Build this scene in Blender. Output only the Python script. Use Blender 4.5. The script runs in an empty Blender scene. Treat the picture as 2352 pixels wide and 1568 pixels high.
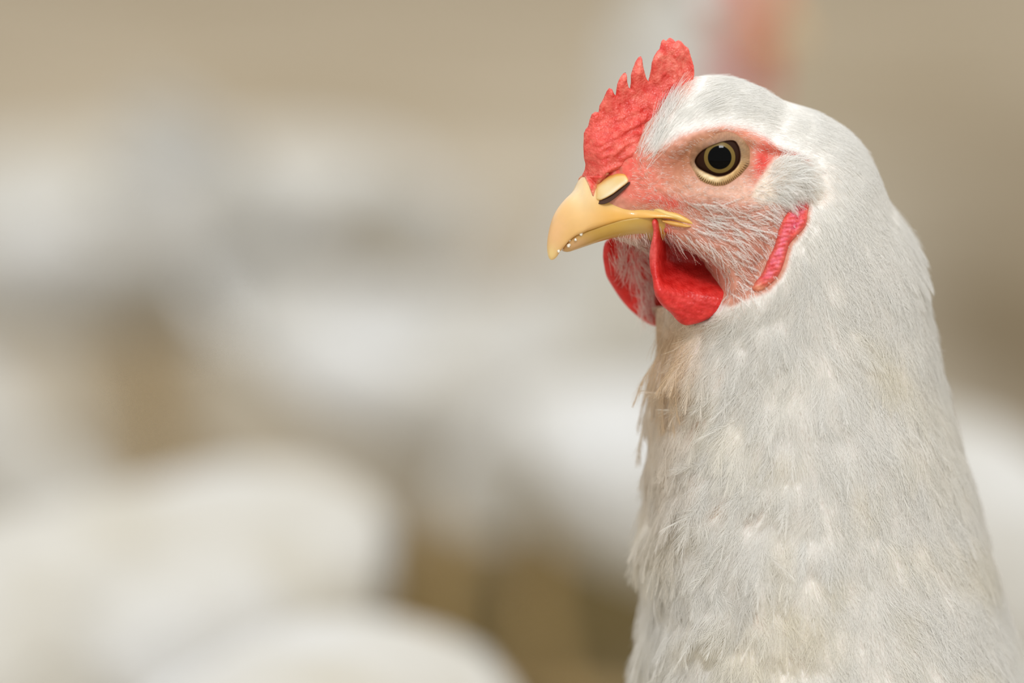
import bpy, math, random
import numpy as np
from mathutils import Vector, Matrix, geometry
from mathutils.bvhtree import BVHTree

rng = np.random.default_rng(7)
random.seed(7)
SC = bpy.context.scene
COL = SC.collection
R = math.radians

# ------------------------------------------------------------------ camera
PITCH = R(8.0)
LENS = 200.0
DIST = 1.44
HEADING = R(18.0)
W_PX, H_PX = 2352, 1568
FOC = LENS / 36.0 * W_PX
ORIGIN_PX = (1750, 700)
ORIGIN_Z = 0.36


def ray_cam(u, v):
    """direction through pixel (u, v): x right, y forward, z up, world axes, depth 1 along the view axis"""
    x = (u - W_PX / 2) / FOC
    y = -(v - H_PX / 2) / FOC
    cp, sp = math.cos(PITCH), math.sin(PITCH)
    return np.stack([x, cp + y * sp + 0 * x, -sp + y * cp + 0 * x], -1)


_d0 = ray_cam(np.float64(ORIGIN_PX[0]), np.float64(ORIGIN_PX[1]))
CAM_Z = ORIGIN_Z - _d0[2] * DIST
CAM = np.array([0.0, 0.0, CAM_Z])
ORIGIN = CAM + _d0 * DIST

cam_data = bpy.data.cameras.new('camera')
cam = bpy.data.objects.new('camera', cam_data)
COL.objects.link(cam)
cam.location = CAM
cam.rotation_euler = (math.pi / 2 - PITCH, 0, 0)
cam_data.lens = LENS
cam_data.sensor_width = 36
cam_data.clip_start = 0.05
cam_data.clip_end = 100
cam_data.dof.use_dof = True
cam_data.dof.focus_distance = DIST - 0.020
cam_data.dof.aperture_fstop = 3.9
SC.camera = cam

# ------------------------------------------------------------------ light
SC.view_settings.view_transform = 'Standard'
SC.view_settings.look = 'None'
SC.view_settings.gamma = 1
SC.view_settings.use_curve_mapping = False
SC.view_settings.exposure = 0.52
SC.cycles.max_bounces = 10
SC.cycles.diffuse_bounces = 6
SC.cycles.glossy_bounces = 3
SC.cycles.transmission_bounces = 6

world = bpy.data.worlds.new('sky')
SC.world = world
world.use_nodes = True
wn = world.node_tree.nodes['Background']
wn.inputs['Color'].default_value = (1.0, 0.985, 0.955, 1)
wn.inputs['Strength'].default_value = 0.66


def area(name, loc, target, sx, sy, power, color):
    d = bpy.data.lights.new(name, 'AREA')
    d.shape = 'RECTANGLE'
    d.size, d.size_y = sx, sy
    d.energy = power
    d.color = color
    o = bpy.data.objects.new(name, d)
    COL.objects.link(o)
    o.location = loc
    o.rotation_euler = (Vector(target) - Vector(loc)).to_track_quat('-Z', 'Y').to_euler()
    return o


# added softboxes, no roof built: broad one over the flock, key above the camera
area('overhead_softbox', (0.6, 2.4, 3.2), (0.2, 2.0, 0), 4.5, 5.0, 38, (1.0, 0.985, 0.96))
area('key_softbox', (0.25, -0.9, 2.75), tuple(ORIGIN), 0.85, 0.36, 36, (0.97, 0.98, 1.0))

# ------------------------------------------------------------------ helpers


def local_axes(heading):
    c, s = math.cos(heading), math.sin(heading)
    return np.array([[-c, -s, 0], [s, -c, 0], [0, 0, 1.0]])  # rows: forward, near side, up


AX = local_axes(HEADING)


def solve(u, v, y):
    """point of the bird's own frame seen at photo pixel (u, v), lying y metres to its near side"""
    u, v, y = np.broadcast_arrays(np.float64(u), np.float64(v), np.float64(y))
    d = ray_cam(u, v)
    t = (y - (CAM - ORIGIN) @ AX[1]) / (d @ AX[1])
    p = CAM + d * t[..., None]
    return (p - ORIGIN) @ AX.T


def project(p):
    w = p @ AX + ORIGIN - CAM
    cp, sp = math.cos(PITCH), math.sin(PITCH)
    dep = w[..., 1] * cp - w[..., 2] * sp
    up = w[..., 1] * sp + w[..., 2] * cp
    return W_PX / 2 + FOC * w[..., 0] / dep, H_PX / 2 - FOC * up / dep


def near_px(p):
    q = p.copy()
    q[..., 1] = np.abs(q[..., 1])
    return project(q)


def tag(o, label=None, cat=None, group=None, kind=None):
    if label: o['label'] = label
    if cat: o['category'] = cat
    if group: o['group'] = group
    if kind: o['kind'] = kind
    return o


def empty(name, loc=(0, 0, 0), rz=0.0):
    o = bpy.data.objects.new(name, None)
    COL.objects.link(o)
    o.empty_display_size = 0.02
    o.location = loc
    o.rotation_euler = (0, 0, rz)
    return o


def mesh_obj(name, verts, faces, material, parent=None, smooth=True):
    me = bpy.data.meshes.new(name)
    me.from_pydata([tuple(map(float, v)) for v in verts], [], [tuple(map(int, f)) for f in faces])
    me.validate()
    me.update()
    me.polygons.foreach_set('use_smooth', [smooth] * len(me.polygons))
    if material: me.materials.append(material)
    o = bpy.data.objects.new(name, me)
    COL.objects.link(o)
    if parent: o.parent = parent
    return o


def set_color(o, rgb, name='pigment'):
    at = o.data.color_attributes.new(name, 'FLOAT_COLOR', 'POINT')
    a = np.ones((len(rgb), 4), np.float32)
    a[:, :3] = rgb
    at.data.foreach_set('color', a.ravel())


def catmull(pts, n_per=8, closed=True):
    P = np.array(pts, float)
    N = len(P)
    out = []
    for i in range(N if closed else N - 1):
        if closed:
            p0, p1, p2, p3 = P[(i - 1) % N], P[i], P[(i + 1) % N], P[(i + 2) % N]
        else:
            p0, p1, p2, p3 = P[max(i - 1, 0)], P[i], P[i + 1], P[min(i + 2, N - 1)]
        for k in range(n_per):
            t = k / n_per
            out.append(0.5 * ((2 * p1) + (-p0 + p2) * t + (2 * p0 - 5 * p1 + 4 * p2 - p3) * t * t
                              + (-p0 + 3 * p1 - 3 * p2 + p3) * t ** 3))
    if not closed: out.append(P[-1])
    return np.array(out)


def resample(P, m):
    """catmull through rows of P at m evenly spaced index positions"""
    N = len(P)
    s = np.linspace(0, N - 1, m)
    i = np.clip(s.astype(int), 0, N - 2)
    t = (s - i)[:, None]
    p0, p1, p2, p3 = P[np.maximum(i - 1, 0)], P[i], P[i + 1], P[np.minimum(i + 2, N - 1)]
    return 0.5 * ((2 * p1) + (-p0 + p2) * t + (2 * p0 - 5 * p1 + 4 * p2 - p3) * t * t
                  + (-p0 + 3 * p1 - 3 * p2 + p3) * t ** 3)


def sdist(u, v, poly):
    """signed distance in px to a polygon, positive inside"""
    P = np.array(poly, float)
    u = np.asarray(u, float)
    v = np.asarray(v, float)
    shp = u.shape
    u, v = u.ravel(), v.ravel()
    best = np.full(u.shape, 1e18)
    ins = np.zeros(u.shape, bool)
    for a, b in zip(P, np.roll(P, -1, 0)):
        e = b - a
        L = max((e ** 2).sum(), 1e-12)
        t = np.clip(((u - a[0]) * e[0] + (v - a[1]) * e[1]) / L, 0, 1)
        dx, dy = u - a[0] - t * e[0], v - a[1] - t * e[1]
        best = np.minimum(best, dx * dx + dy * dy)
        c = (a[1] > v) != (b[1] > v)
        if abs(e[1]) > 1e-12:
            ins ^= c & (u < a[0] + e[0] * (v - a[1]) / e[1])
    d = np.sqrt(best)
    return np.where(ins, d, -d).reshape(shp)


def sstep(x, a, b):
    t = np.clip((x - a) / (b - a), 0, 1)
    return t * t * (3 - 2 * t)


def gauss(u, v, cu, cv, su, sv, rot=0.0):
    c, s = math.cos(R(rot)), math.sin(R(rot))
    x, y = u - cu, v - cv
    a, b = (x * c + y * s) / su, (-x * s + y * c) / sv
    return np.exp(-0.5 * (a * a + b * b))


def vnoise(p, seed=0):
    """smooth value noise, p (...,3) in cells, result -1..1"""
    p = np.asarray(p, float)
    i = np.floor(p).astype(np.int64)
    f = p - i
    f = f * f * (3 - 2 * f)
    r = 0
    for dx in (0, 1):
        for dy in (0, 1):
            for dz in (0, 1):
                h = (i[..., 0] + dx) * 374761393 + (i[..., 1] + dy) * 668265263 + (i[..., 2] + dz) * 2147483647 + seed * 974711
                h = (h ^ (h >> 13)) * 1274126177 & 0xFFFFFFFF
                h = (h ^ (h >> 16)) & 0xFFFF
                wgt = (f[..., 0] if dx else 1 - f[..., 0]) * (f[..., 1] if dy else 1 - f[..., 1]) * (f[..., 2] if dz else 1 - f[..., 2])
                r = r + wgt * (h / 32767.5 - 1)
    return r


# ------------------------------------------------------------------ materials


def new_mat(name):
    m = bpy.data.materials.new(name)
    m.use_nodes = True
    nt = m.node_tree
    return m, nt, nt.nodes['Principled BSDF']


def simple(name, col, rough=0.5, sss=0.0, radius=(1, .3, .2), scale=0.002, spec=0.5, coat=0.0):
    m, nt, b = new_mat(name)
    b.inputs['Base Color'].default_value = (*col, 1)
    b.inputs['Roughness'].default_value = rough
    b.inputs['Specular IOR Level'].default_value = spec
    b.inputs['Coat Weight'].default_value = coat
    b.inputs['Coat Roughness'].default_value = 0.08
    if sss:
        b.inputs['Subsurface Weight'].default_value = sss
        b.inputs['Subsurface Radius'].default_value = radius
        b.inputs['Subsurface Scale'].default_value = scale
    return m


def noise_mat(name, ca, cb, scale, rough=0.5, bump=0.0, bscale=None, bdist=0.0003, sss=0.0, radius=(1, .25, .2), ss=0.0015,
              spec=0.5, coat=0.0, attr=False, detail=4.0, voronoi=False, lo=0.35, hi=0.65):
    m, nt, b = new_mat(name)
    N, L = nt.nodes, nt.links
    tc = N.new('ShaderNodeTexCoord')
    nz = N.new('ShaderNodeTexNoise')
    nz.inputs['Scale'].default_value = scale
    nz.inputs['Detail'].default_value = detail
    L.new(tc.outputs['Object'], nz.inputs['Vector'])
    rp = N.new('ShaderNodeValToRGB')
    rp.color_ramp.elements[0].position = lo
    rp.color_ramp.elements[1].position = hi
    rp.color_ramp.elements[0].color = (*ca, 1)
    rp.color_ramp.elements[1].color = (*cb, 1)
    L.new(nz.outputs['Fac'], rp.inputs['Fac'])
    out = rp.outputs['Color']
    if attr:
        at = N.new('ShaderNodeAttribute')
        at.attribute_name = 'pigment'
        mx = N.new('ShaderNodeMix')
        mx.data_type = 'RGBA'
        mx.blend_type = 'MULTIPLY'
        mx.inputs['Factor'].default_value = 1.0
        L.new(out, mx.inputs[6])
        L.new(at.outputs['Color'], mx.inputs[7])
        out = mx.outputs[2]
    L.new(out, b.inputs['Base Color'])
    b.inputs['Roughness'].default_value = rough
    b.inputs['Specular IOR Level'].default_value = spec
    b.inputs['Coat Weight'].default_value = coat
    if sss:
        b.inputs['Subsurface Weight'].default_value = sss
        b.inputs['Subsurface Radius'].default_value = radius
        b.inputs['Subsurface Scale'].default_value = ss
    if bump:
        if voronoi:
            n2 = N.new('ShaderNodeTexVoronoi')
            n2.inputs['Scale'].default_value = bscale or scale
            h = n2.outputs['Distance']
        else:
            n2 = N.new('ShaderNodeTexNoise')
            n2.inputs['Scale'].default_value = bscale or scale
            n2.inputs['Detail'].default_value = 6
            h = n2.outputs['Fac']
        L.new(tc.outputs['Object'], n2.inputs['Vector'])
        bp = N.new('ShaderNodeBump')
        bp.inputs['Strength'].default_value = bump
        bp.inputs['Distance'].default_value = bdist
        L.new(h, bp.inputs['Height'])
        L.new(bp.outputs['Normal'], b.inputs['Normal'])
    return m


M_SKIN = noise_mat('facial_skin', (0.82, 0.76, 0.74), (.94, .92, .91), 900, rough=0.6, bump=0.5, bscale=1500, bdist=0.0002,
                   sss=0.1, radius=(1, .6, .5), ss=0.001, spec=0.2, attr=True)
M_COMB = noise_mat('comb_flesh', (0.62, 0.042, 0.03), (0.80, 0.155, 0.115), 650, rough=0.38, bump=0.9, bscale=1700, bdist=0.00022,
                   sss=0.35, radius=(1, .2, .15), ss=0.0016, spec=0.4, voronoi=True, attr=True, lo=0.3, hi=0.75)
M_WATTLE = noise_mat('wattle_flesh', (0.50, 0.007, 0.005), (0.66, 0.024, 0.019), 500, rough=0.42, bump=0.6, bscale=1500, bdist=0.00018,
                     sss=0.2, radius=(1, .12, .1), ss=0.0015, spec=0.45, voronoi=True, attr=True)
M_BEAK = noise_mat('beak_horn', (0.86, 0.83, 0.78), (.93, .91, .87), 160, rough=0.32, sss=0.3, radius=(1, .7, .3), ss=0.0012, spec=0.5,
                   coat=0.35, bump=0.1, bscale=500, attr=True)
M_EYE = simple('iris_amber', (0.155, 0.10, 0.022), 0.3, coat=0.0, spec=0.2)
M_SCLERA = simple('iris_rim_brown', (0.022, 0.007, 0.003), 0.35, coat=0.0, spec=0.1)
M_PUPIL = simple('pupil_black', (0.0, 0.0, 0.0), 0.05, spec=0.09)
M_LID = noise_mat('eyelid_skin', (0.88, 0.85, 0.82), (1, 1, 1), 1400, rough=0.5, bump=0.5, bscale=1900, bdist=0.0002, sss=0.2, ss=0.001, attr=True)
M_DARK = simple('nostril_dark', (0.05, 0.018, 0.008), 0.8)
M_LEG = noise_mat('shank_scales', (0.42, 0.28, 0.10), (0.58, 0.42, 0.19), 220, rough=0.5, bump=0.5, bscale=300, bdist=0.001)
M_CRUMB = simple('feed_crumb', (0.85, 0.82, 0.72), 0.6)


def hair_mat(name, col, trans=0.3, blend=0.7):
    m = bpy.data.materials.new(name)
    m.use_nodes = True
    nt = m.node_tree
    nt.nodes.clear()
    N, L = nt.nodes, nt.links
    out = N.new('ShaderNodeOutputMaterial')
    at = N.new('ShaderNodeAttribute')
    at.attribute_name = 'lie'
    vt = N.new('ShaderNodeVectorTransform')
    vt.vector_type = 'NORMAL'
    vt.convert_from, vt.convert_to = 'OBJECT', 'WORLD'
    L.new(at.outputs['Vector'], vt.inputs[0])
    ge = N.new('ShaderNodeNewGeometry')
    mv = N.new('ShaderNodeMix')
    mv.data_type = 'VECTOR'
    mv.inputs['Factor'].default_value = blend
    L.new(ge.outputs['Normal'], mv.inputs[4])
    L.new(vt.outputs[0], mv.inputs[5])
    nm = N.new('ShaderNodeVectorMath')
    nm.operation = 'NORMALIZE'
    L.new(mv.outputs[1], nm.inputs[0])
    d = N.new('ShaderNodeBsdfDiffuse')
    t = N.new('ShaderNodeBsdfTranslucent')
    an = N.new('ShaderNodeAttribute')
    an.attribute_name = 'tint'
    mc = N.new('ShaderNodeMix')
    mc.data_type = 'RGBA'
    mc.blend_type = 'MULTIPLY'
    mc.inputs['Factor'].default_value = 1.0
    mc.inputs[6].default_value = (*col, 1)
    L.new(an.outputs['Color'], mc.inputs[7])
    for q in (d, t):
        L.new(mc.outputs[2], q.inputs['Color'])
        L.new(nm.outputs[0], q.inputs['Normal'])
    mx = N.new('ShaderNodeMixShader')
    mx.inputs[0].default_value = trans
    L.new(d.outputs[0], mx.inputs[1])
    L.new(t.outputs[0], mx.inputs[2])
    L.new(mx.outputs[0], out.inputs['Surface'])
    return m


M_HAIR = hair_mat('white_feather_barbs', (0.995, 0.985, 0.95), 0.45, 0.88)
M_BRISTLE = hair_mat('pale_bristles', (0.94, 0.81, 0.745), 0.3)
M_FLOCK = noise_mat('flock_plumage', (0.49, 0.465, 0.40), (0.595, 0.598, 0.59), 11, rough=0.85, bump=0.8, bscale=60, bdist=0.006, spec=0.1, attr=True)

# ------------------------------------------------------------------ bird geometry
# profile of the bird: top edge (px), lower/front edge (px), half width (mm), egg
ST = [
    (1352, 428, 1372, 520, 3.0, 0), (1366, 404, 1395, 540, 6.2, 0), (1395, 372, 1425, 548, 8.0, .05), (1440, 322, 1460, 560, 10.0, .08),
    (1490, 262, 1500, 592, 12.5, .08), (1545, 207, 1530, 642, 14.8, .08), (1610, 172, 1535, 700, 16.5, .05), (1700, 180, 1518, 745, 17.8, 0),
    (1790, 222, 1500, 790, 19.5, 0), (1870, 252, 1492, 835, 21.5, 0), (1935, 290, 1488, 885, 23.5, 0), (1985, 350, 1490, 940, 25.5, 0),
    (2030, 445, 1490, 1000, 27.5, 0), (2090, 545, 1488, 1060, 29.5, 0), (2122, 680, 1482, 1130, 32, 0), (2150, 820, 1474, 1220, 35, 0),
    (2190, 980, 1475, 1330, 38, 0), (2235, 1140, 1478, 1440, 41, 0), (2275, 1310, 1468, 1560, 45, 0), (2335, 1490, 1462, 1700, 50, 0),
    (2430, 1640, 1480, 1850, 57, 0), (2560, 1750, 1530, 2030, 64, 0), (2750, 1830, 1640, 2230, 71, 0), (3000, 1875, 1820, 2400, 76, 0),
    (3300, 1880, 2080, 2520, 78, 0), (3600, 1830, 2450, 2560, 73, 0), (3850, 1750, 2900, 2500, 62, 0), (4030, 1650, 3350, 2330, 45, 0),
    (4150, 1550, 3750, 2080, 26, 0), (4220, 1480, 4050, 1800, 8, 0)]


def stations_local(rows):
    A = np.array(rows, float)
    T = solve(A[:, 0], A[:, 1], 0.0)
    B = solve(A[:, 2], A[:, 3], 0.0)
    return np.column_stack([T[:, 0], T[:, 2], B[:, 0], B[:, 2], A[:, 4] * 1e-3, A[:, 5]])


def loft(S, m, k, blend=None):
    """S rows: top x,z, bottom x,z, half width, egg -> grid (m,k,3)"""
    Q = resample(S, m) if blend is None else blend
    m = len(Q)
    ph = np.linspace(0, 2 * math.pi, k, endpoint=False)
    cs, sn = np.cos(ph), np.sin(ph)
    cx, cz = (Q[:, 0] + Q[:, 2]) / 2, (Q[:, 1] + Q[:, 3]) / 2
    ax, az = (Q[:, 0] - Q[:, 2]) / 2, (Q[:, 1] - Q[:, 3]) / 2
    G = np.zeros((m, k, 3))
    G[..., 0] = cx[:, None] + ax[:, None] * cs
    G[..., 2] = cz[:, None] + az[:, None] * cs
    G[..., 1] = Q[:, 4][:, None] * np.sign(sn) * np.abs(sn) ** 0.9 * (1 + Q[:, 5][:, None] * cs)
    return G


def grid_normals(G):
    du = np.gradient(G, axis=0)
    dv = (np.roll(G, -1, 1) - np.roll(G, 1, 1)) / 2
    n = np.cross(du, dv)
    n /= np.maximum(np.linalg.norm(n, axis=-1, keepdims=True), 1e-12)
    c = G.mean(1, keepdims=True)
    if ((G - c) * n).sum() < 0: n = -n
    return n


def grid_faces(m, k, cap=True):
    i = np.arange(m - 1)[:, None] * k
    j = np.arange(k)[None, :]
    a = i + j
    b = i + (j + 1) % k
    F = np.stack([a, b, b + k, a + k], -1).reshape(-1, 4).tolist()
    if cap:
        F.append(list(range(k))[::-1])
        F.append([(m - 1) * k + q for q in range(k)])
    return F


# plumage border: white feathered zone of the head, photo px (near side)
CROWN = [(1596, 160), (1578, 205), (1545, 240), (1520, 275), (1498, 315), (1490, 345), (1500, 352), (1530, 338), (1565, 318), (1610, 303), (1660, 296),
         (1710, 300), (1755, 318), (1790, 340), (1830, 352), (1860, 368), (1873, 395), (1877, 430), (1868, 462), (1862, 482),
         (1860, 505), (1843, 538), (1821, 562), (1810, 605), (1796, 636), (1768, 666), (1740, 678), (1705, 690), (1680, 704), (1640, 690), (1580, 688), (1520, 700), (1400, 700), (1000, 2000), (1000, 4000), (5000, 4000), (5000, -200), (1700, -200)]
EARTUFT = [(1757, 392), (1775, 366), (1805, 356), (1838, 362), (1862, 385), (1872, 420), (1862, 448), (1835, 462), (1790, 466), (1745, 468), (1725, 452), (1735, 425)]
CHEEK = [(1590, 522), (1545, 528), (1520, 530), (1535, 545), (1580, 562), (1630, 585), (1665, 612), (1680, 650), (1672, 700), (1700, 705), (1740, 660), (1765, 600), (1788, 540),
         (1830, 478), (1800, 468), (1740, 470), (1690, 460), (1640, 455), (1580, 462), (1560, 480), (1600, 505)]


WAT_VIS = [(1502, 520), (1525, 536), (1560, 556), (1600, 575), (1640, 592), (1664, 612), (1678, 640), (1682, 675), (1660, 704), (1622, 732), (1580, 738), (1545, 718), (1470, 690), (1470, 560)]
NO_DOWN = [(1380, 540), (1500, 530), (1600, 575), (1672, 615), (1690, 665), (1668, 708), (1625, 738), (1585, 750), (1500, 755), (1380, 745)]
EYE_HOLE = [(1592, 374), (1600, 352), (1622, 334), (1655, 321), (1690, 318), (1702, 338), (1706, 360), (1698, 384), (1680, 402), (1650, 412), (1622, 405), (1600, 392)]


LID_IN = catmull([(1597, 372), (1601, 360), (1613.5, 347), (1632, 337), (1649, 330), (1670, 324.5), (1686, 324.5), (1695, 336), (1699, 353.5), (1698, 369),
                  (1690, 384), (1678, 395), (1662.5, 402), (1647, 403.5), (1632, 399), (1616.5, 392), (1604, 384)], 8)
LID_OUT = catmull([(1581, 363), (1589, 341), (1604, 326), (1632, 315), (1660, 307), (1685, 307.5), (1705, 317), (1716, 333.6), (1721, 353.5),
                   (1722, 375), (1711.5, 391), (1696, 406), (1678, 419), (1662.5, 426), (1644, 428), (1626, 424), (1607, 414.7), (1596, 401), (1585, 385)], 8)


def HOLE(u, v):
    """thinly feathered openings where the tan down and skin show"""
    return (0.88 * gauss(u, v, 1548, 820, 40, 72, 8) + .8 * gauss(u, v, 1598, 985, 12, 34, 30) + .7 * gauss(u, v, 1572, 945, 8, 26, 25) + .8 * gauss(u, v, 1640, 1178, 36, 14, -20)
            + .8 * gauss(u, v, 1728, 1188, 30, 10, -30) + .6 * gauss(u, v, 1655, 862, 9, 22, 0) + .6 * gauss(u, v, 1600, 1090, 10, 40, 12)
            + .6 * gauss(u, v, 1878, 1320, 14, 10, 0) + .6 * gauss(u, v, 1730, 1425, 26, 9, 30) + .5 * gauss(u, v, 1850, 1520, 30, 9, 20))


def feather_depth(u, v):
    """how far the skin lies under the outer plumage edge (m)"""
    d = sdist(u, v, CROWN)
    neck = sstep(v, 380, 900) * sstep(d, 0, 60)
    return sstep(d, -6, 22) * 0.0006 + neck * 0.0018


def face_relief(u, v):
    """outward relief in m at near-side photo pixels"""
    h = 0.0
    fz = (v < 700) * (1 - sstep(sdist(u, v, CROWN), -12, 4)) * (1 - gauss(u, v, 1490, 480, 90, 26, 8))
    h = h - 0.0034 * gauss(u, v, 1556, 378, 36, 20, -25)      # lore hollow
    h = h + 0.0010 * gauss(u, v, 1585, 316, 60, 13, -20)      # brow
    h = h + 0.0006 * gauss(u, v, 1715, 318, 40, 12, 25)
    h = h - 0.0012 * gauss(u, v, 1654, 366, 42, 36)          # eye pit
    h = h + 0.0008 * gauss(u, v, 1640, 455, 75, 22, 5)
    h = h + 0.0017 * gauss(u, v, 1812, 414, 38, 34)          # ear tuft
    h = h - 0.0012 * gauss(u, v, 1790, 352, 42, 7, 12)       # crease over the ear
    h = h - 0.0012 * gauss(u, v, 1760, 385, 10, 30, 15)
    h = h - 0.0022 * gauss(u, v, 1842, 470, 26, 12, -20)
    h = h - 0.0016 * gauss(u, v, 1735, 615, 16, 60, 30)      # groove before the lappet
    h = h + 0.0014 * gauss(u, v, 1600, 545, 60, 16, 27)      # cheek swelling over the wattle
    h = h + 0.00028 * vnoise(np.stack([u / 11, v / 9, 0 * u], -1), 14) * fz + 0.0004 * vnoise(np.stack([u / 26, v / 20, 0 * u], -1), 15) * fz
    h = h - 0.0040 * gauss(u, v, 1560, 770, 60, 50)
    h = h - 0.0014 * gauss(u, v, 1500, 500, 50, 20)
    return h


def body_grid(S, m, k, fine=True):
    # denser towards the head
    if fine:
        s = np.concatenate([np.linspace(0, 19, int(m * .86), endpoint=False), np.linspace(19, len(S) - 1, m - int(m * .86))])
    else:
        s = np.linspace(0, len(S) - 1, m)
    i = np.clip(s.astype(int), 0, len(S) - 2)
    t = (s - i)[:, None]
    p0, p1, p2, p3 = S[np.maximum(i - 1, 0)], S[i], S[i + 1], S[np.minimum(i + 2, len(S) - 1)]
    Q = 0.5 * ((2 * p1) + (-p0 + p2) * t + (2 * p0 - 5 * p1 + 4 * p2 - p3) * t * t + (-p0 + 3 * p1 - 3 * p2 + p3) * t ** 3)
    return loft(None, 0, k, Q)


S_MAIN = stations_local(ST)
G = body_grid(S_MAIN, 520, 340)
NN = grid_normals(G)
U, V = near_px(G)
side = np.clip(np.abs(NN[..., 1]) * 1.6, 0, 1)
lump = (vnoise(G * 80, 3) * 0.0016 + vnoise(G * 210, 5) * 0.0008) * (.35 + .65 * sstep(U, 1950, 1650))
neckw = sstep(V, 480, 900)
lump = lump + (vnoise(G * 260, 12) * .00035 + vnoise(G * 520, 13) * .00018) * (1 - neckw) * sstep(sdist(U, V, CROWN), 0, 20)
G = G + NN * (face_relief(U, V) * side - feather_depth(U, V) + lump * np.maximum(neckw, sstep(sdist(U, V, CROWN), 0, 20) * .12))[..., None]
near = G[..., 1] * 0 + 1
wv = sstep(sdist(U, V, WAT_VIS), -6, 14)
ya = np.abs(G[..., 1])
yn = np.where(ya > 0.0002, ya * (1 - wv) + 0.0002 * wv, ya)
ew = sstep(sdist(U, V, EYE_HOLE), -6, 5)
yn = yn - 0.0055 * ew * (ya > 0.006)
G[..., 1] = np.sign(G[..., 1]) * yn
NN = grid_normals(G)
M_, K_ = G.shape[:2]
U, V = near_px(G)

# pigment of the skin
def mixc(base, col, w):
    return base * (1 - w[..., None]) + np.array(col) * w[..., None]


jit = vnoise(G * 700, 9) * 0.5 + vnoise(G * 1500, 4) * 0.5
base = np.zeros(G.shape) + np.array((0.71, 0.36, 0.265)) * (1 + .12 * jit[..., None])
base = mixc(base, (0.80, 0.52, 0.40), 0.9 * gauss(U, V, 1700, 440, 90, 26, 10))
base = mixc(base, (0.42, 0.17, 0.085), 0.8 * gauss(U, V, 1558, 380, 42, 24, -20))
base = mixc(base, (0.50, 0.24, 0.13), 0.5 * gauss(U, V, 1530, 420, 60, 22, 0) * (1 + .5 * jit))
lr_ = np.abs(sdist(U, V, LID_OUT) + 4)
base = mixc(base, (0.46, 0.22, 0.115), .75 * np.exp(-(lr_ / 13) ** 2) * sstep(V, 420, 340))
base = mixc(base, (0.78, 0.10, 0.08), np.clip(1.1 * gauss(U, V, 1752, 368, 15, 34, 12) + .3 * jit * gauss(U, V, 1752, 368, 15, 34, 12), 0, 1))
base = mixc(base, (0.55, 0.10, 0.06), np.clip(gauss(U, V, 1805, 352, 45, 8, 10), 0, 1))
base = mixc(base, (0.82, 0.13, 0.10), np.clip(1.0 * gauss(U, V, 1425, 385, 48, 42) * (1 + .9 * jit), 0, 1))
base = mixc(base, (0.80, 0.14, 0.11), np.clip(0.95 * gauss(U, V, 1520, 462, 60, 12, 15) * (1 + .6 * jit), 0, 1))
base = mixc(base, (0.80, 0.22, 0.16), np.clip(0.6 * gauss(U, V, 1480, 430, 40, 30) * (1 + .5 * jit), 0, 1))
base = mixc(base, (0.80, 0.25, 0.17), np.clip(0.5 * gauss(U, V, 1700, 303, 50, 8, 15), 0, 1))
base = mixc(base, (0.50, 0.22, 0.155), 0.85 * sstep(sdist(U, V, CHEEK), -10, 20))
base = mixc(base, (0.72, 0.10, 0.07), np.clip(gauss(U, V, 1510, 530, 22, 20), 0, 1))
base = mixc(base, (0.84, 0.74, 0.62), sstep(sdist(U, V, EARTUFT), -6, 8))
base = mixc(base, (0.92, 0.92, 0.90), sstep(sdist(U, V, CROWN), -5, 8 + 18 * sstep(U, 1820, 1700) * sstep(V, 380, 340)))

base = mixc(base, (0.86, 0.80, 0.73), sstep(U, 1848, 1864) * sstep(V, 372, 384) * (1 - sstep(V, 470, 484)))
base = mixc(base, (0.66, 0.52, 0.42), np.clip(gauss(U, V, 1590, 748, 60, 22) + gauss(U, V, 1525, 740, 26, 30), 0, 1) * (V > 690))
base = mixc(base, (0.46, 0.33, 0.21), np.clip(HOLE(U, V), 0, 1))  # tan skin in the openings; the throat brown also holds painted shade

hen = empty('hen', (ORIGIN[0], ORIGIN[1], 0), math.pi + HEADING)
tag(hen, 'sharp close-up white hen with red serrated comb, amber eye and yellow beak in profile', 'hen')
root = hen
OFF = np.array([0, 0, ORIGIN_Z])


def hobj(name, verts, faces, material, parent=None, smooth=True):
    v = np.asarray(verts, float) + OFF
    return mesh_obj(name, v, faces, material, parent or root, smooth)


FACES = grid_faces(M_, K_)
body = hobj('body', G.reshape(-1, 3), FACES, M_SKIN)
set_color(body, base.reshape(-1, 3))
BVH = BVHTree.FromPolygons([tuple(p) for p in G.reshape(-1, 3)], FACES[:-2])


def dir_local(u, v):
    return ray_cam(np.float64(u), np.float64(v)) @ AX.T


CAM_L = (CAM - ORIGIN) @ AX.T


def on_surface(u, v, h=0.0):
    d = dir_local(u, v)
    d = d / np.linalg.norm(d)
    loc, nor, idx, dist = BVH.ray_cast(Vector(CAM_L), Vector(d))
    if loc is None:
        p = solve(u, v, 0.0)
        loc, nor, idx, dist = BVH.find_nearest(Vector(p))
    n = np.array(nor)
    if n @ d > 0: n = -n
    return np.array(loc) + n * h, n


def mirror_obj(o, name=None):
    me = o.data.copy()
    co = np.zeros(len(me.vertices) * 3)
    me.vertices.foreach_get('co', co)
    co = co.reshape(-1, 3)
    co[:, 1] *= -1
    me.vertices.foreach_set('co', co.ravel())
    me.flip_normals()
    o2 = bpy.data.objects.new(name or o.name, me)
    o2.parent = o.parent
    COL.objects.link(o2)
    return o2


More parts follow.
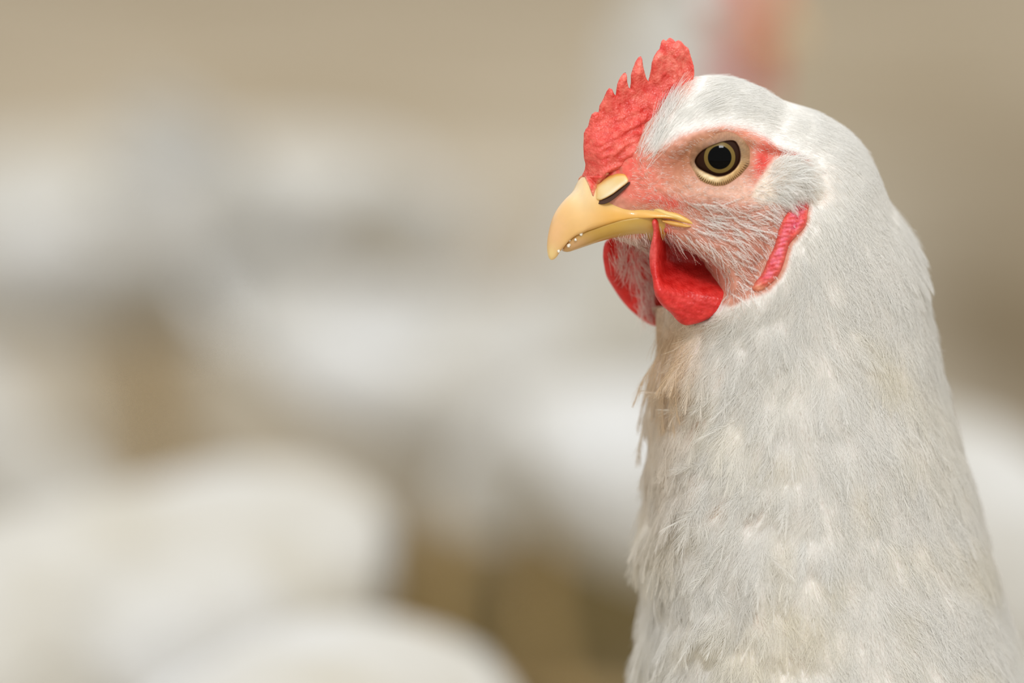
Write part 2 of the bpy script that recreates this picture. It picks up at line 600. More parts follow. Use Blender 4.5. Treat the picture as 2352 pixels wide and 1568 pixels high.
def cdt(outline, step):
    """triangulate a px outline with interior grid points"""
    P = np.array(outline, float)
    lo, hi = P.min(0), P.max(0)
    gx, gy = np.meshgrid(np.arange(lo[0], hi[0], step), np.arange(lo[1], hi[1], step * .87))
    gx = gx + (np.arange(gx.shape[0]) % 2)[:, None] * step / 2
    d = sdist(gx, gy, P)
    ok = d > step * .55
    pts = [Vector(p) for p in P] + [Vector((a, b)) for a, b in zip(gx[ok], gy[ok])]
    n = len(P)
    r = geometry.delaunay_2d_cdt(pts, [(i, (i + 1) % n) for i in range(n)], [], 1, 1e-6)
    vv = np.array([tuple(p) for p in r[0]])
    return vv, [f for f in r[2]]


def dens(outline, seg):
    P = np.array(outline, float)
    out = []
    for a, b in zip(P, np.roll(P, -1, 0)):
        L = np.linalg.norm(b - a)
        k = max(1, int(round(L / seg)))
        for q in range(k): out.append(a + (b - a) * q / k)
    return np.array(out)


def pillow(name, outline, step, center, half, material, colorf=None, parent=None):
    """two-sided fleshy blade: outline px; center(u,v)->y of mid plane, half(u,v,d)->half thickness (m)"""
    P = dens(outline, step)
    vv, F = cdt(P, step)
    d = np.maximum(sdist(vv[:, 0], vv[:, 1], P), 0)
    d[np.abs(d) < 0.3] = 0
    h = half(vv[:, 0], vv[:, 1], d)
    c = center(vv[:, 0], vv[:, 1])
    q = np.array([0.0])
    c = c + 0 * h
    mid = solve(vv[:, 0], vv[:, 1], c)       # outline read on the mid plane
    n = len(vv)
    a, b = mid.copy(), mid.copy()
    a[:, 1] += h
    b[:, 1] -= h
    rim = d < 0.3
    idx = np.arange(n) + n
    idx[rim] = np.arange(n)[rim]
    verts = np.vstack([a, b])
    faces = [list(f) for f in F] + [[int(idx[i]) for i in f][::-1] for f in F]
    o = hobj(name, verts, faces, material, parent)
    rgb = np.ones((n, 3)) if colorf is None else colorf(vv[:, 0], vv[:, 1], d)
    if len(o.data.vertices) == 2 * n: set_color(o, np.vstack([rgb, rgb]))
    return o


def surface_patch(name, outline, step, hf, material, colorf=None, parent=None, sink=0.0012):
    P = dens(outline, step)
    vv, F = cdt(P, step)
    d = np.maximum(sdist(vv[:, 0], vv[:, 1], P), 0)
    h = hf(vv[:, 0], vv[:, 1], d)
    n = len(vv)
    top, bot = np.zeros((n, 3)), np.zeros((n, 3))
    nrm = []
    for i in range(n):
        p, nn = on_surface(vv[i, 0], vv[i, 1])
        nrm.append(nn)
        top[i] = p
    nm = np.mean(nrm, 0)
    nm /= np.linalg.norm(nm)
    bot = top - nm * sink
    top = top + nm * h[:, None]
    faces = [list(f) for f in F] + [[i + n for i in f][::-1] for f in F]
    nb = len(P)
    # rim wall
    cnt = {}
    for f in F:
        for a, b in zip(f, list(f[1:]) + [f[0]]):
            cnt[(a, b)] = 1
    for (a, b) in list(cnt):
        if (b, a) not in cnt: faces.append([b, a, a + n, b + n])
    o = hobj(name, np.vstack([top, bot]), faces, material, parent)
    rgb = np.ones((n, 3)) if colorf is None else colorf(vv[:, 0], vv[:, 1], d)
    set_color(o, np.vstack([rgb, rgb]))
    return o


# ---- comb
COMB = [(1338, 404), (1344, 390), (1345, 378), (1341, 362), (1340, 337), (1341, 306), (1345.5, 296), (1351, 290), (1354.5, 274), (1359.5, 262),
        (1367, 256.6), (1375, 257.5), (1376, 250), (1377, 242), (1382.5, 233), (1387.6, 223), (1393, 210), (1399, 202), (1405.5, 204),
        (1411, 216), (1414, 219), (1415.5, 207.5), (1418, 192), (1424.6, 177), (1432, 168), (1436.7, 166.4), (1440, 172), (1440.5, 188),
        (1444, 201), (1447, 203), (1449, 188), (1449, 172), (1454, 156.5), (1460, 141), (1466.7, 131), (1472, 129), (1475, 135),
        (1477, 151), (1481, 167), (1485, 181), (1489, 186), (1491.6, 177), (1495.4, 159), (1497, 144), (1502.4, 128.5), (1509, 118),
        (1515, 112), (1517, 104), (1519.6, 94), (1524, 90), (1530.5, 94), (1535.6, 87.7), (1540, 86.4), (1546, 90), (1551, 95.5),
        (1558.5, 92), (1565, 95), (1572.6, 104), (1581.5, 110.6), (1585, 124.6), (1590.4, 141), (1593.6, 154), (1594, 172), (1589, 188),
        (1580, 202.4), (1570, 216), (1560, 232), (1550, 252), (1545, 285), (1525, 325), (1503, 350), (1490, 375), (1480, 398), (1462, 410),
        (1440, 408), (1415, 402), (1393, 410), (1375, 430), (1362, 449), (1353, 440), (1346, 424)]


def comb_c(u, v):
    lobe = sstep(v, 235, 130) * sstep(u, 1485, 1530)
    fold = 0.0006 * np.sin((u * 0.6 + v) * 0.05)
    return 0.0 + lobe * (0.0028 * ((u - 1545) / 50) ** 2 - 0.001) + fold + 0.0003 * np.sin(u * 0.13 + 1)


def comb_h(u, v, d):
    rim = np.sqrt(np.clip(1 - (1 - np.clip(d / 11, 0, 1)) ** 2, 0, 1))
    # root of the comb spreads over the forehead
    root_ = sstep(0.62 * u + 0.78 * v, 1130, 1260)
    low = sstep(v, 250, 400)
    t = 0.0013 + 0.0012 * sstep(d, 5, 60) + 0.0042 * low * sstep(d, 0, 30) + 0.0018 * root_ * low
    # wrinkles running down-forward across the blade
    w = np.sin((0.50 * u + 0.87 * v) * 0.21 + 2.2 * vnoise(np.stack([u / 60, v / 45, 0 * u], -1), 2))
    w2 = np.sin((0.45 * u + 0.9 * v) * 0.43 + 2.0 * vnoise(np.stack([u / 30, v / 30, 0 * u], -1), 6))
    zone = sstep(d, 6, 35) * (sstep(v, 225, 300) * 0.9 + 0.12)
    bumpy = vnoise(np.stack([u / 7, v / 7, 0 * u], -1), 8) * 0.00014 + vnoise(np.stack([u / 16, v / 14, 0 * u], -1), 3) * 0.0003
    bul = 0.0012 * gauss(u, v, 1445, 345, 30, 15, 5) - 0.0008 * gauss(u, v, 1440, 372, 34, 8, 12) + .0008 * gauss(u, v, 1370, 385, 30, 9, -25)
    lobe = 0.0006 * gauss(u, v, 1560, 180, 26, 40)
    return rim * (t + zone * (0.00026 * w + 0.00013 * w2) + bumpy * sstep(d, 2, 12) + bul + lobe)


def comb_col(u, v, d):
    c = np.ones((len(u), 3))
    n = vnoise(np.stack([u / 22, v / 22, 0 * u], -1), 12)
    c = mixc(c, (1.1, 1.9, 1.9), np.clip(0.35 + 0.5 * n, 0, 1) * sstep(v, 300, 150))
    c = mixc(c, (0.95, 0.7, 0.8), np.clip(-n, 0, 1) * .8)
    c = mixc(c, (1.1, 1.8, 1.8), np.clip(gauss(u, v, 1445, 340, 26, 12) + gauss(u, v, 1390, 385, 30, 14, -20) * .6, 0, 1))
    return np.clip(c, 0, 3)


comb = pillow('comb', COMB, 2.4, comb_c, comb_h, M_COMB, comb_col)

# ---- wattles
WAT_N = catmull([(1498, 508), (1501, 530), (1497.7, 551), (1493, 573), (1491.5, 596), (1494.5, 623), (1499.5, 641), (1503, 667), (1509, 685), (1522, 703),
                 (1540, 718), (1551, 731), (1563, 742), (1577, 747), (1593, 744.5), (1611, 739), (1629, 730), (1647, 714), (1659, 698),
                 (1667, 673), (1673, 650), (1675, 626), (1671, 604), (1652, 580), (1620, 558), (1580, 535), (1545, 515), (1515, 500)], 4)


def wat_c(u, v):
    t = sstep(v - .12 * (u - 1580), 600, 680)
    return 0.0036 + 0.0100 * t + 0.0010 * np.sin(u * .035) * t + .0075 * sstep(u, 1525, 1500) * (1 - t)


def wat_h(u, v, d):
    rim = np.sqrt(np.clip(1 - (1 - np.clip(d / 13, 0, 1)) ** 2, 0, 1))
    t = 0.0011 + 0.0016 * gauss(u, v, 1585, 695, 60, 40) + 0.0007 * gauss(u, v, 1510, 620, 14, 60)
    w = 0.00006 * np.sin((0.25 * u - 0.97 * v) * 0.42 + 1.4 * vnoise(np.stack([u / 40, v / 30, 0 * u], -1), 2)) * sstep(v, 630, 690)
    b = vnoise(np.stack([u / 5, v / 5, 0 * u], -1), 18) * 0.00010 * sstep(v, 600, 660)
    return rim * (t + w + b)


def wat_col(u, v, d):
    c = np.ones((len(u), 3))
    c = mixc(c, (.48, .35, .35), sstep(v - .12 * (u - 1580), 668, 600) * sstep(u, 1508, 1530))  # shadow of the cheek painted into the upper wattle colour
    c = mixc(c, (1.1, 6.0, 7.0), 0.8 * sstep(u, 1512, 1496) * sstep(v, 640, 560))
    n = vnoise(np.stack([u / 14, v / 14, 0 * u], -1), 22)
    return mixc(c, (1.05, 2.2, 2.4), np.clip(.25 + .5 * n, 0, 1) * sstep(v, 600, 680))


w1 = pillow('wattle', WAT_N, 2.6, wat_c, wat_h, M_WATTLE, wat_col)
WAT_F = catmull([(1440, 536), (1415, 542), (1396, 550), (1388, 562), (1385.5, 576), (1385, 591), (1388, 612), (1393, 634), (1406, 657), (1423.6, 684),
                 (1441, 705), (1456, 719), (1477, 736), (1495, 746), (1510, 748.5), (1524, 742), (1545, 715), (1560, 670), (1560, 620), (1540, 575), (1500, 548)], 4)


def wf_c(u, v):
    return -0.0078 - 0.0040 * sstep(v, 560, 700)


def wf_h(u, v, d):
    rim = np.sqrt(np.clip(1 - (1 - np.clip(d / 12, 0, 1)) ** 2, 0, 1))
    return rim * (0.0013 + 0.0006 * vnoise(np.stack([u / 30, v / 30, 0 * u], -1), 2) + 0.00006 * np.sin(v * .9))


w2 = pillow('wattle', WAT_F, 2.8, wf_c, wf_h, M_WATTLE)

# ---- red folded lappet behind the cheek
LAP = catmull([(1825, 462), (1808, 488), (1794, 512), (1787, 533), (1777, 569), (1763, 596), (1752, 625), (1734, 649), (1727, 664), (1743, 670), (1765, 656),
               (1789, 631), (1801, 603), (1809, 574), (1817, 556), (1838, 534), (1852, 516), (1855, 492), (1857, 466), (1842, 456)], 4)


def lap_h(u, v, d):
    r = np.sqrt(np.clip(1 - (1 - np.clip(d / 13, 0, 1)) ** 2, 0, 1))
    ribs = 0.00028 * np.sin((0.2 * u + v) * 0.62 + 1.2 * vnoise(np.stack([u / 20, v / 20, 0 * u], -1), 2)) * sstep(d, 1, 8)
    crease = -0.0014 * gauss(u, v, 1826, 515, 3.5, 34, 18)
    return r * (0.0018 + ribs + crease + .0006 * gauss(u, v, 1790, 570, 14, 60, 22)) * (0.25 + .75 * sstep(v, 462, 520))


def lap_col(u, v, d):
    c = np.ones((len(u), 3))
    c = mixc(c, (1.15, 2.2, 4.6), 0.75 * sstep(d, 4, 14) * (0.6 + .5 * vnoise(np.stack([u / 10, v / 5, 0 * u], -1), 5)))
    return mixc(c, (1.0, 4, 3), 0.5 * sstep(v, 640, 665))


lap = surface_patch('ear_lobe', LAP, 2.6, lap_h, M_COMB, lap_col)
mirror_obj(lap)

# ---- beak
def beak_loft(name, rows, mat, colorf, k=48, n=80, power=0.8):
    A = np.array(rows, float)
    Q = resample(A, n)
    T = solve(Q[:, 0], Q[:, 1], 0.0)
    B = solve(Q[:, 2], Q[:, 3], 0.0)
    ph = np.linspace(0, 2 * math.pi, k, endpoint=False)
    cs, sn = np.cos(ph), np.sin(ph)
    Gb = np.zeros((n, k, 3))
    sh = Q[:, 5][:, None]
    # shape: widest at fraction sh between bottom (0) and top (1)
    f = (cs[None] + 1) / 2
    f = np.where(f > sh, sh + (f - sh), f)
    Gb[..., 0] = B[:, 0][:, None] + (T[:, 0] - B[:, 0])[:, None] * f
    Gb[..., 2] = B[:, 2][:, None] + (T[:, 2] - B[:, 2])[:, None] * f
    wid = np.where(f >= sh, np.sqrt(np.clip(1 - ((f - sh) / np.maximum(1 - sh, 1e-3)) ** 2, 0, 1)), np.sqrt(np.clip(1 - ((sh - f) / np.maximum(sh, 1e-3)) ** 2, 0, 1)))
    wid = wid ** power
    Gb[..., 1] = np.sign(np.round(sn, 9))[None] * wid * Q[:, 4][:, None] * 1e-3
    o = hobj(name, Gb.reshape(-1, 3), grid_faces(n, k), mat)
    uu, vv = near_px(Gb)
    set_color(o, colorf(uu.ravel(), vv.ravel(), np.abs(Gb[..., 1].ravel())))
    return o


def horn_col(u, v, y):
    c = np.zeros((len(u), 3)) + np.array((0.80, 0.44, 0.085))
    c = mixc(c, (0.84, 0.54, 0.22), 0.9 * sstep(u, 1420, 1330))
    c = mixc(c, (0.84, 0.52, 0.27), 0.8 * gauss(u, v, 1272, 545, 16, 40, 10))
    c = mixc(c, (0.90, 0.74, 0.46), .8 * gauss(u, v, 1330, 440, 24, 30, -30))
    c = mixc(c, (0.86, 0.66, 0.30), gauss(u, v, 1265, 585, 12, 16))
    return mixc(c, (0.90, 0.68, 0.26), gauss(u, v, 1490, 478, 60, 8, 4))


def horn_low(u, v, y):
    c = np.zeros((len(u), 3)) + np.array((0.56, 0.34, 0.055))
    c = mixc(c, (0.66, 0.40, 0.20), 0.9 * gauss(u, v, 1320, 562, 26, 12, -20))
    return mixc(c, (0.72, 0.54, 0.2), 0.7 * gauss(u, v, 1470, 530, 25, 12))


# rows: top u,v, bottom u,v, half width mm, where it is widest (0 lower edge .. 1 top)
UP = [(1589, 507, 1593, 519, 15.6, .5), (1572, 497, 1576, 516, 15.2, .45), (1548, 484, 1552, 509, 14.3, .4), (1522, 472, 1526, 500, 13.8, .35), (1495, 466, 1497, 495, 12.4, .3),
      (1462, 464, 1462, 495.5, 10.9, .25), (1430, 458, 1430, 500, 8.7, .22), (1400, 444, 1400, 507, 8.1, .2), (1374, 425, 1374, 517, 7.5, .18),
      (1350, 405, 1350, 526, 7.0, .16), (1336, 412, 1336, 531, 6.5, .16), (1322, 438, 1323, 536, 6.0, .16), (1302, 457, 1310, 543, 5.1, .18), (1283, 480, 1299, 554, 4.2, .2),
      (1270, 505, 1290, 568, 3.3, .25), (1261, 537, 1283, 579, 2.4, .3), (1257.5, 565, 1278, 589, 1.6, .4), (1259, 585, 1272, 595, 1.0, .5), (1262, 594, 1266, 597, .4, .5)]
# widths are along the horn; read the profile at its real side
LOW = [(1500, 488, 1502, 556, 10.6, .88), (1478, 484, 1478, 547, 10.1, .88), (1450, 484, 1450, 539, 9.5, .88), (1425, 488, 1424, 541, 8.6, .88), (1400, 494, 1398, 546, 7.7, .88),
       (1372, 505, 1370, 554, 6.7, .88), (1345, 517, 1342, 564, 5.7, .88), (1320, 528, 1318, 573, 4.5, .85), (1302, 542, 1303, 578, 3.1, .8), (1291, 560, 1293, 577, 1.4, .6)]
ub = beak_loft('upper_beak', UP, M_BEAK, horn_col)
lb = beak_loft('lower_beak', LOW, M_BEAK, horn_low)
# thin corner of the lower mandible at the gape
GAPE = catmull([(1522, 505), (1545, 507), (1570, 513), (1588, 519), (1575, 522), (1550, 519), (1528, 512)], 5)

# ---- nostril flap, seated on the beak base
for_bvh = []
def bvh_of(o):
    me = o.data
    return BVHTree.FromPolygons([tuple(np.array(v.co) - OFF) for v in me.vertices], [tuple(p.vertices) for p in me.polygons])


BODY_BVH = BVH
class Multi:
    def __init__(self, *t): self.t = t
    def ray_cast(self, o, d):
        best = (None, None, None, 1e9)
        for b in self.t:
            r = b.ray_cast(o, d)
            if r[0] is not None and r[3] < best[3]: best = r
        return best
    def find_nearest(self, p):
        return min((b.find_nearest(p) for b in self.t), key=lambda r: r[3])


BVH = Multi(BODY_BVH, bvh_of(ub), bvh_of(lb), bvh_of(comb))
RIM = catmull([(1484, 467), (1504, 471), (1526, 481), (1550, 486), (1575, 498), (1592, 512), (1589, 518), (1572, 514), (1548, 506), (1524, 499), (1498, 494.5), (1484, 494)], 4)
ru = np.linspace(1480, 1586, 12)
ry = [on_surface(q, np.interp(q, [1480, 1526, 1589], [480, 490, 514]))[0][1] for q in ru]
rpoly = np.polyfit(ru - 1530, ry, 2)
rm = pillow('beak_rim', RIM, 2.2, lambda u, v: np.polyval(rpoly, u - 1530) - 0.0022, lambda u, v, d: 0.0008 * sstep(u, 1484, 1530) + 0.0022 * np.sqrt(np.clip(1 - (1 - np.clip(d / 10, 0, 1)) ** 2, 0, 1)), M_BEAK,
            lambda u, v, d: mixc(np.zeros((len(u), 3)) + np.array((0.80, 0.48, 0.11)), (.90, .68, .26), gauss(u, v, 1520, 484, 40, 5, 25)))
mirror_obj(rm)
gp = surface_patch('beak_corner', GAPE, 2.0, lambda u, v, d: 0.0006 + 0.0007 * np.sqrt(np.clip(d / 6, 0, 1)), M_BEAK,
                   lambda u, v, d: np.zeros((len(u), 3)) + np.array((0.70, 0.40, 0.10)))
mirror_obj(gp)
SLIT = catmull([(1358, 452), (1372, 459), (1394, 452), (1416, 437), (1441, 417), (1441, 423), (1424, 440), (1403, 458), (1385, 467), (1367, 466), (1358, 460)], 5)
_q = np.array([(1368, 450), (1385, 450), (1405, 445), (1425, 425), (1436, 415), (1420, 410), (1400, 415), (1380, 430), (1370, 440)], float)
_y = np.array([on_surface(*q)[0][1] for q in _q])
_pl = np.linalg.lstsq(np.column_stack([_q, np.ones(len(_q))]), _y, rcond=None)[0]
cere_y = lambda u, v: _pl[0] * u + _pl[1] * v + _pl[2]
sl = pillow('nostril', SLIT, 2.0, lambda u, v: cere_y(u, v) - .0008, lambda u, v, d: 0.0013 + 0 * u, M_DARK)
FLAP = catmull([(1361, 448), (1365, 430), (1375, 418), (1389, 408), (1409, 399), (1430, 398), (1440, 408), (1440, 418), (1428, 428), (1416, 437), (1404, 446), (1390, 454), (1375, 460), (1363, 458)], 5)


def flap_col(u, v, d):
    c = np.zeros((len(u), 3)) + np.array((0.78, 0.56, 0.22))
    c = mixc(c, (0.90, 0.84, 0.66), gauss(u, v, 1404, 438, 32, 5, -36))
    c = mixc(c, (0.78, 0.42, 0.08), sstep(d, 7, 1))
    return mixc(c, (0.86, 0.74, 0.48), .7 * gauss(u, v, 1390, 430, 16, 10, -30))


fl = pillow('nostril_flap', FLAP, 2.0, lambda u, v: cere_y(u, v) - .0006 + .0004 * gauss(u, v, 1410, 436, 26, 8, -36), lambda u, v, d: 0.0006 + 0.0014 * np.sqrt(np.clip(1 - (1 - np.clip(d / 16, 0, 1)) ** 2, 0, 1)), M_BEAK, flap_col)
CERE = catmull([(1339, 398), (1344, 408), (1352, 424), (1358, 440), (1363, 451), (1367, 438), (1374, 424), (1386, 412), (1400, 404), (1392, 396), (1365, 392), (1346, 391)], 4)
cr = surface_patch('cere', CERE, 2.0, lambda u, v, d: (0.0001 + 0.0006 * np.sqrt(np.clip(d / 8, 0, 1))) * sstep(v, 398, 408) - .0006 * sstep(v, 408, 398), M_COMB, lambda u, v, d: mixc(np.ones((len(u), 3)), (1.1, 3.2, 2.6), sstep(d, 7, 1) * .8))
mirror_obj(cr)
mirror_obj(sl)
mirror_obj(fl)
BVH = BODY_BVH

# ---- eye
EYE_R = 0.0078
pe = np.mean([on_surface(a_, b_)[0] for a_, b_ in ((1581, 363), (1604, 326), (1660, 307), (1716, 334), (1722, 375), (1678, 419), (1626, 424), (1596, 401))], 0)
camdir = CAM_L - pe
camdir /= np.linalg.norm(camdir)
_dp = dir_local(1653, 361.5)
_dp = _dp / np.linalg.norm(_dp)
pe = CAM_L + _dp * ((pe - CAM_L) @ _dp)
camdir = -_dp
eye_c = pe + camdir * (0.0026) - camdir * EYE_R
axis = camdir.copy()
axis[2] += 0.0
axis /= np.linalg.norm(axis)


def cap(name, radius, a0, a1, mat, parent, rings=16, k=64, bulge=0.0):
    ref = np.array([0, 0, 1.0])
    e1 = np.cross(ref, axis)
    e1 /= np.linalg.norm(e1)
    e2 = np.cross(axis, e1)
    vs, fs = [], []
    for i in range(rings + 1):
        a = a0 + (a1 - a0) * i / rings
        for j in range(k):
            b = 2 * math.pi * j / k
            vs.append(eye_c + (radius + bulge * math.cos(a)) * (math.cos(a) * axis + math.sin(a) * (math.cos(b) * e1 + math.sin(b) * e2)))
    for i in range(rings):
        for j in range(k):
            fs.append([i * k + j, i * k + (j + 1) % k, (i + 1) * k + (j + 1) % k, (i + 1) * k + j])
    fs = [f[::-1] for f in fs]
    return hobj(name, vs, fs, mat, parent)


PXM = 0.000110
a_p = math.asin(26.5 * PXM / EYE_R)
a_i = math.asin(35.0 * PXM / EYE_R)
for sgn in (1, -1):
    e = cap('eye', EYE_R, 0.0005, math.pi - 0.0005, M_SCLERA, None, 40)
    ir = cap('iris', EYE_R + 0.00006, a_p * .96, a_i, M_EYE, e, 6)
    pu = cap('pupil', EYE_R + 0.00009, 0.0005, a_p, M_PUPIL, e, 10)
    if sgn < 0:
        for o in (e, ir, pu):
            co = np.array([tuple(v.co) for v in o.data.vertices])
            co[:, 1] *= -1
            o.data.vertices.foreach_set('co', co.ravel())
            o.data.flip_normals()

def by_angle(P, c, n):
    a = np.unwrap(np.arctan2(P[:, 1] - c[1], P[:, 0] - c[0]))
    if a[-1] < a[0]:
        P, a = P[::-1], a[::-1]
    a = np.append(a, a[0] + 2 * math.pi)
    Q = np.vstack([P, P[:1]])
    t = np.linspace(0, 2 * math.pi, n, endpoint=False)
    tt = (t - a[0]) % (2 * math.pi) + a[0]
    return np.column_stack([np.interp(tt, a, Q[:, 0]), np.interp(tt, a, Q[:, 1])]), t


NA = 720
Pi, ang = by_angle(LID_IN, (1652, 364), NA)
Po, _ = by_angle(LID_OUT, (1652, 366), NA)


def on_eye(u, v, lift):
    d = dir_local(u, v)
    d = d / np.linalg.norm(d)
    oc = CAM_L - eye_c
    b = oc @ d
    disc = b * b - (oc @ oc - (EYE_R + lift) ** 2)
    if disc < 0: disc = 0
    return CAM_L + d * (-b - math.sqrt(disc))


rows = 15
LV, LC = [], []
for i in range(rows):
    t = i / (rows - 1)
    for j in range(NA):
        u, v = Pi[j] * (1 - t) + Po[j] * t
        pin = on_eye(Pi[j][0], Pi[j][1], 0.0002)
        pou, n_ = on_surface(Po[j][0], Po[j][1], -0.0001)
        low = float(sstep(math.sin(ang[j] + .25), -.1, .75))            # 1 below the eye
        p = pin * (1 - t) + pou * t
        bulge = math.sin(math.pi * t ** 0.7) * (0.0003 + 0.0008 * low)
        tick = 0.0
        if low > .45 and t > .5: tick = 0.00026 * math.sin(ang[j] * 72) * math.sin(math.pi * min(1, (t - .5) * 2)) * min(1, (low - .45) * 3)
        p = p + camdir * (bulge + tick - (0.0006 if i == 0 else 0))
        r_ = np.linalg.norm(p - eye_c)
        if i > 0 and r_ < EYE_R + .00035: p = eye_c + (p - eye_c) / r_ * (EYE_R + .00035)
        LV.append(p)
        up_ = np.array((0.24, 0.11, 0.045)) * (1 - t) + np.array((0.58, 0.285, 0.155)) * t
        cl = np.array((0.66, 0.43, 0.18)) * low + up_ * (1 - low)
        jj_ = 1 + .12 * math.sin(ang[j] * 23 + t * 9) * math.sin(ang[j] * 41)
        if t < .1: cl = np.array((0.10, 0.035, 0.015))
        elif t > .7 and low > .4: cl = cl * (1 - .75 * (t - .7) / .3) + np.array((.42, .20, .10)) * .75 * (t - .7) / .3
        lb_ = math.exp(-((ang[j] - 2.0) / .7) ** 2) * math.exp(-((t - .4) / .25) ** 2)
        cl = cl * (1 - lb_) + np.array((.90, .74, .46)) * lb_
        rt = math.exp(-((((ang[j] + .3 + math.pi) % (2 * math.pi)) - math.pi) / .6) ** 2)
        cl = (cl * (1 - .6 * rt * (t > .1)) + np.array((.42, .29, .14)) * .6 * rt * (t > .1)) * jj_
        if low > .3 and t > .55: cl = cl * (1 - .35 * min(1, (low - .3) * 3) * math.sin(math.pi * min(1, (t - .55) / .45)) * (1 - math.sin(ang[j] * 72)))
        LC.append(cl * (.72 + .2 * low))
lid = hobj('eyelid', LV, grid_faces(rows, NA, False), M_LID)
set_color(lid, np.array(LC))
mirror_obj(lid)

# ------------------------------------------------------------------ hair strands
# flow of the plumage in photo px on the near side (position, direction)
FLOW = np.array([
    (1500, 330, .35, -.94), (1530, 270, .5, -.87), (1560, 225, .65, -.75), (1610, 185, .95, -.2), (1560, 300, .75, -.55), (1620, 280, .93, -.25), (1600, 230, .9, -.4),
    (1700, 190, .98, .15), (1700, 270, .99, .1), (1790, 230, .9, .42), (1780, 310, .93, .35), (1870, 260, .86, .5), (1860, 340, .78, .62), (1940, 300, .75, .66), (1990, 370, .55, .83),
    (1900, 420, .65, .76), (1880, 500, .5, .87), (1960, 480, .6, .8), (2040, 470, .55, .83), (2100, 570, .42, .9), (2130, 750, .2, .98), (1950, 600, .5, .87),
    (1860, 600, .3, .95), (1800, 680, -.1, .99), (1740, 720, -.5, .85), (1680, 760, -.7, .7), (1620, 780, -.5, .86), (1540, 800, -.2, .98), (1500, 850, -.4, .9),
    (2000, 750, .4, .92), (1850, 800, .15, .99), (1700, 850, -.45, .9), (1600, 900, -.45, .9), (1530, 950, -.1, 1), (1500, 1100, .05, 1),
    (2170, 900, .25, .97), (2050, 950, .4, .92), (1900, 1000, .25, .97), (1750, 1050, -.35, .93), (1620, 1050, -.55, .85), (2220, 1100, .28, .96), (2100, 1200, .35, .93),
    (1950, 1250, .25, .97), (1800, 1250, -.2, .98), (1650, 1200, -.55, .85), (1560, 1250, -.1, 1), (1500, 1350, 0, 1), (2280, 1350, .4, .92), (2100, 1450, .45, .9),
    (1950, 1500, .3, .95), (1800, 1450, .15, 1), (1650, 1450, -.3, .95), (1550, 1480, -.5, .87), (1490, 1550, -.5, .87), (2500, 1700, .8, .6), (2000, 2000, .3, .95),
    (3500, 2000, 1, .1)])


def flow_at(u, v):
    d2 = (u[:, None] - FLOW[None, :, 0]) ** 2 + (v[:, None] - FLOW[None, :, 1]) ** 2
    w = 1 / (d2 + 900.0) ** 1.5
    du = (w * FLOW[None, :, 2]).sum(1) / w.sum(1)
    dv = (w * FLOW[None, :, 3]).sum(1) / w.sum(1)
    L = np.hypot(du, dv)
    return du / L, dv / L


cp_, sp_ = math.cos(PITCH), math.sin(PITCH)
RIGHT_L = AX @ np.array([1.0, 0, 0])
UP_L = AX @ np.array([0.0, sp_, cp_])


def to3d(du, dv, n, mir):
    """image direction -> tangent direction in the bird's frame (mirrored on the far side)"""
    d = du[:, None] * RIGHT_L[None] - dv[:, None] * UP_L[None]
    d[:, 1] = 0
    nn = n.copy()
    d = d - (d * nn).sum(1, keepdims=True) * nn
    L = np.linalg.norm(d, axis=1, keepdims=True)
    d = d / np.maximum(L, 1e-6)
    return d


CELL = np.linalg.norm(np.cross(np.roll(G, -1, 1)[:-1] - G[:-1], G[1:] - G[:-1]), axis=-1)   # area of each quad
UC, VC = U[:-1], V[:-1]


def roots(count_per_mm2, densf, vmax=2300, far=0.5):
    """scatter roots; densf(u,v)->0..1"""
    dn = densf(UC, VC)
    dn = dn * (VC < vmax)
    dn = np.where(G[:-1, :, 1] < 0, dn * far, dn)
    lam = CELL * 1e6 * count_per_mm2 * dn
    n = rng.poisson(lam)
    ii, jj = np.nonzero(n)
    reps = n[ii, jj]
    ii, jj = np.repeat(ii, reps), np.repeat(jj, reps)
    a, b = rng.random(len(ii))[:, None], rng.random(len(ii))[:, None]
    j2 = (jj + 1) % K_
    def lerp(A):
        return (A[ii, jj] * (1 - a) * (1 - b) + A[ii + 1, jj] * a * (1 - b) + A[ii, j2] * (1 - a) * b + A[ii + 1, j2] * a * b)
    p, nrm = lerp(G), lerp(NN)
    nrm /= np.linalg.norm(nrm, axis=1, keepdims=True)
    u, v = near_px(p)
    return p, nrm, u, v


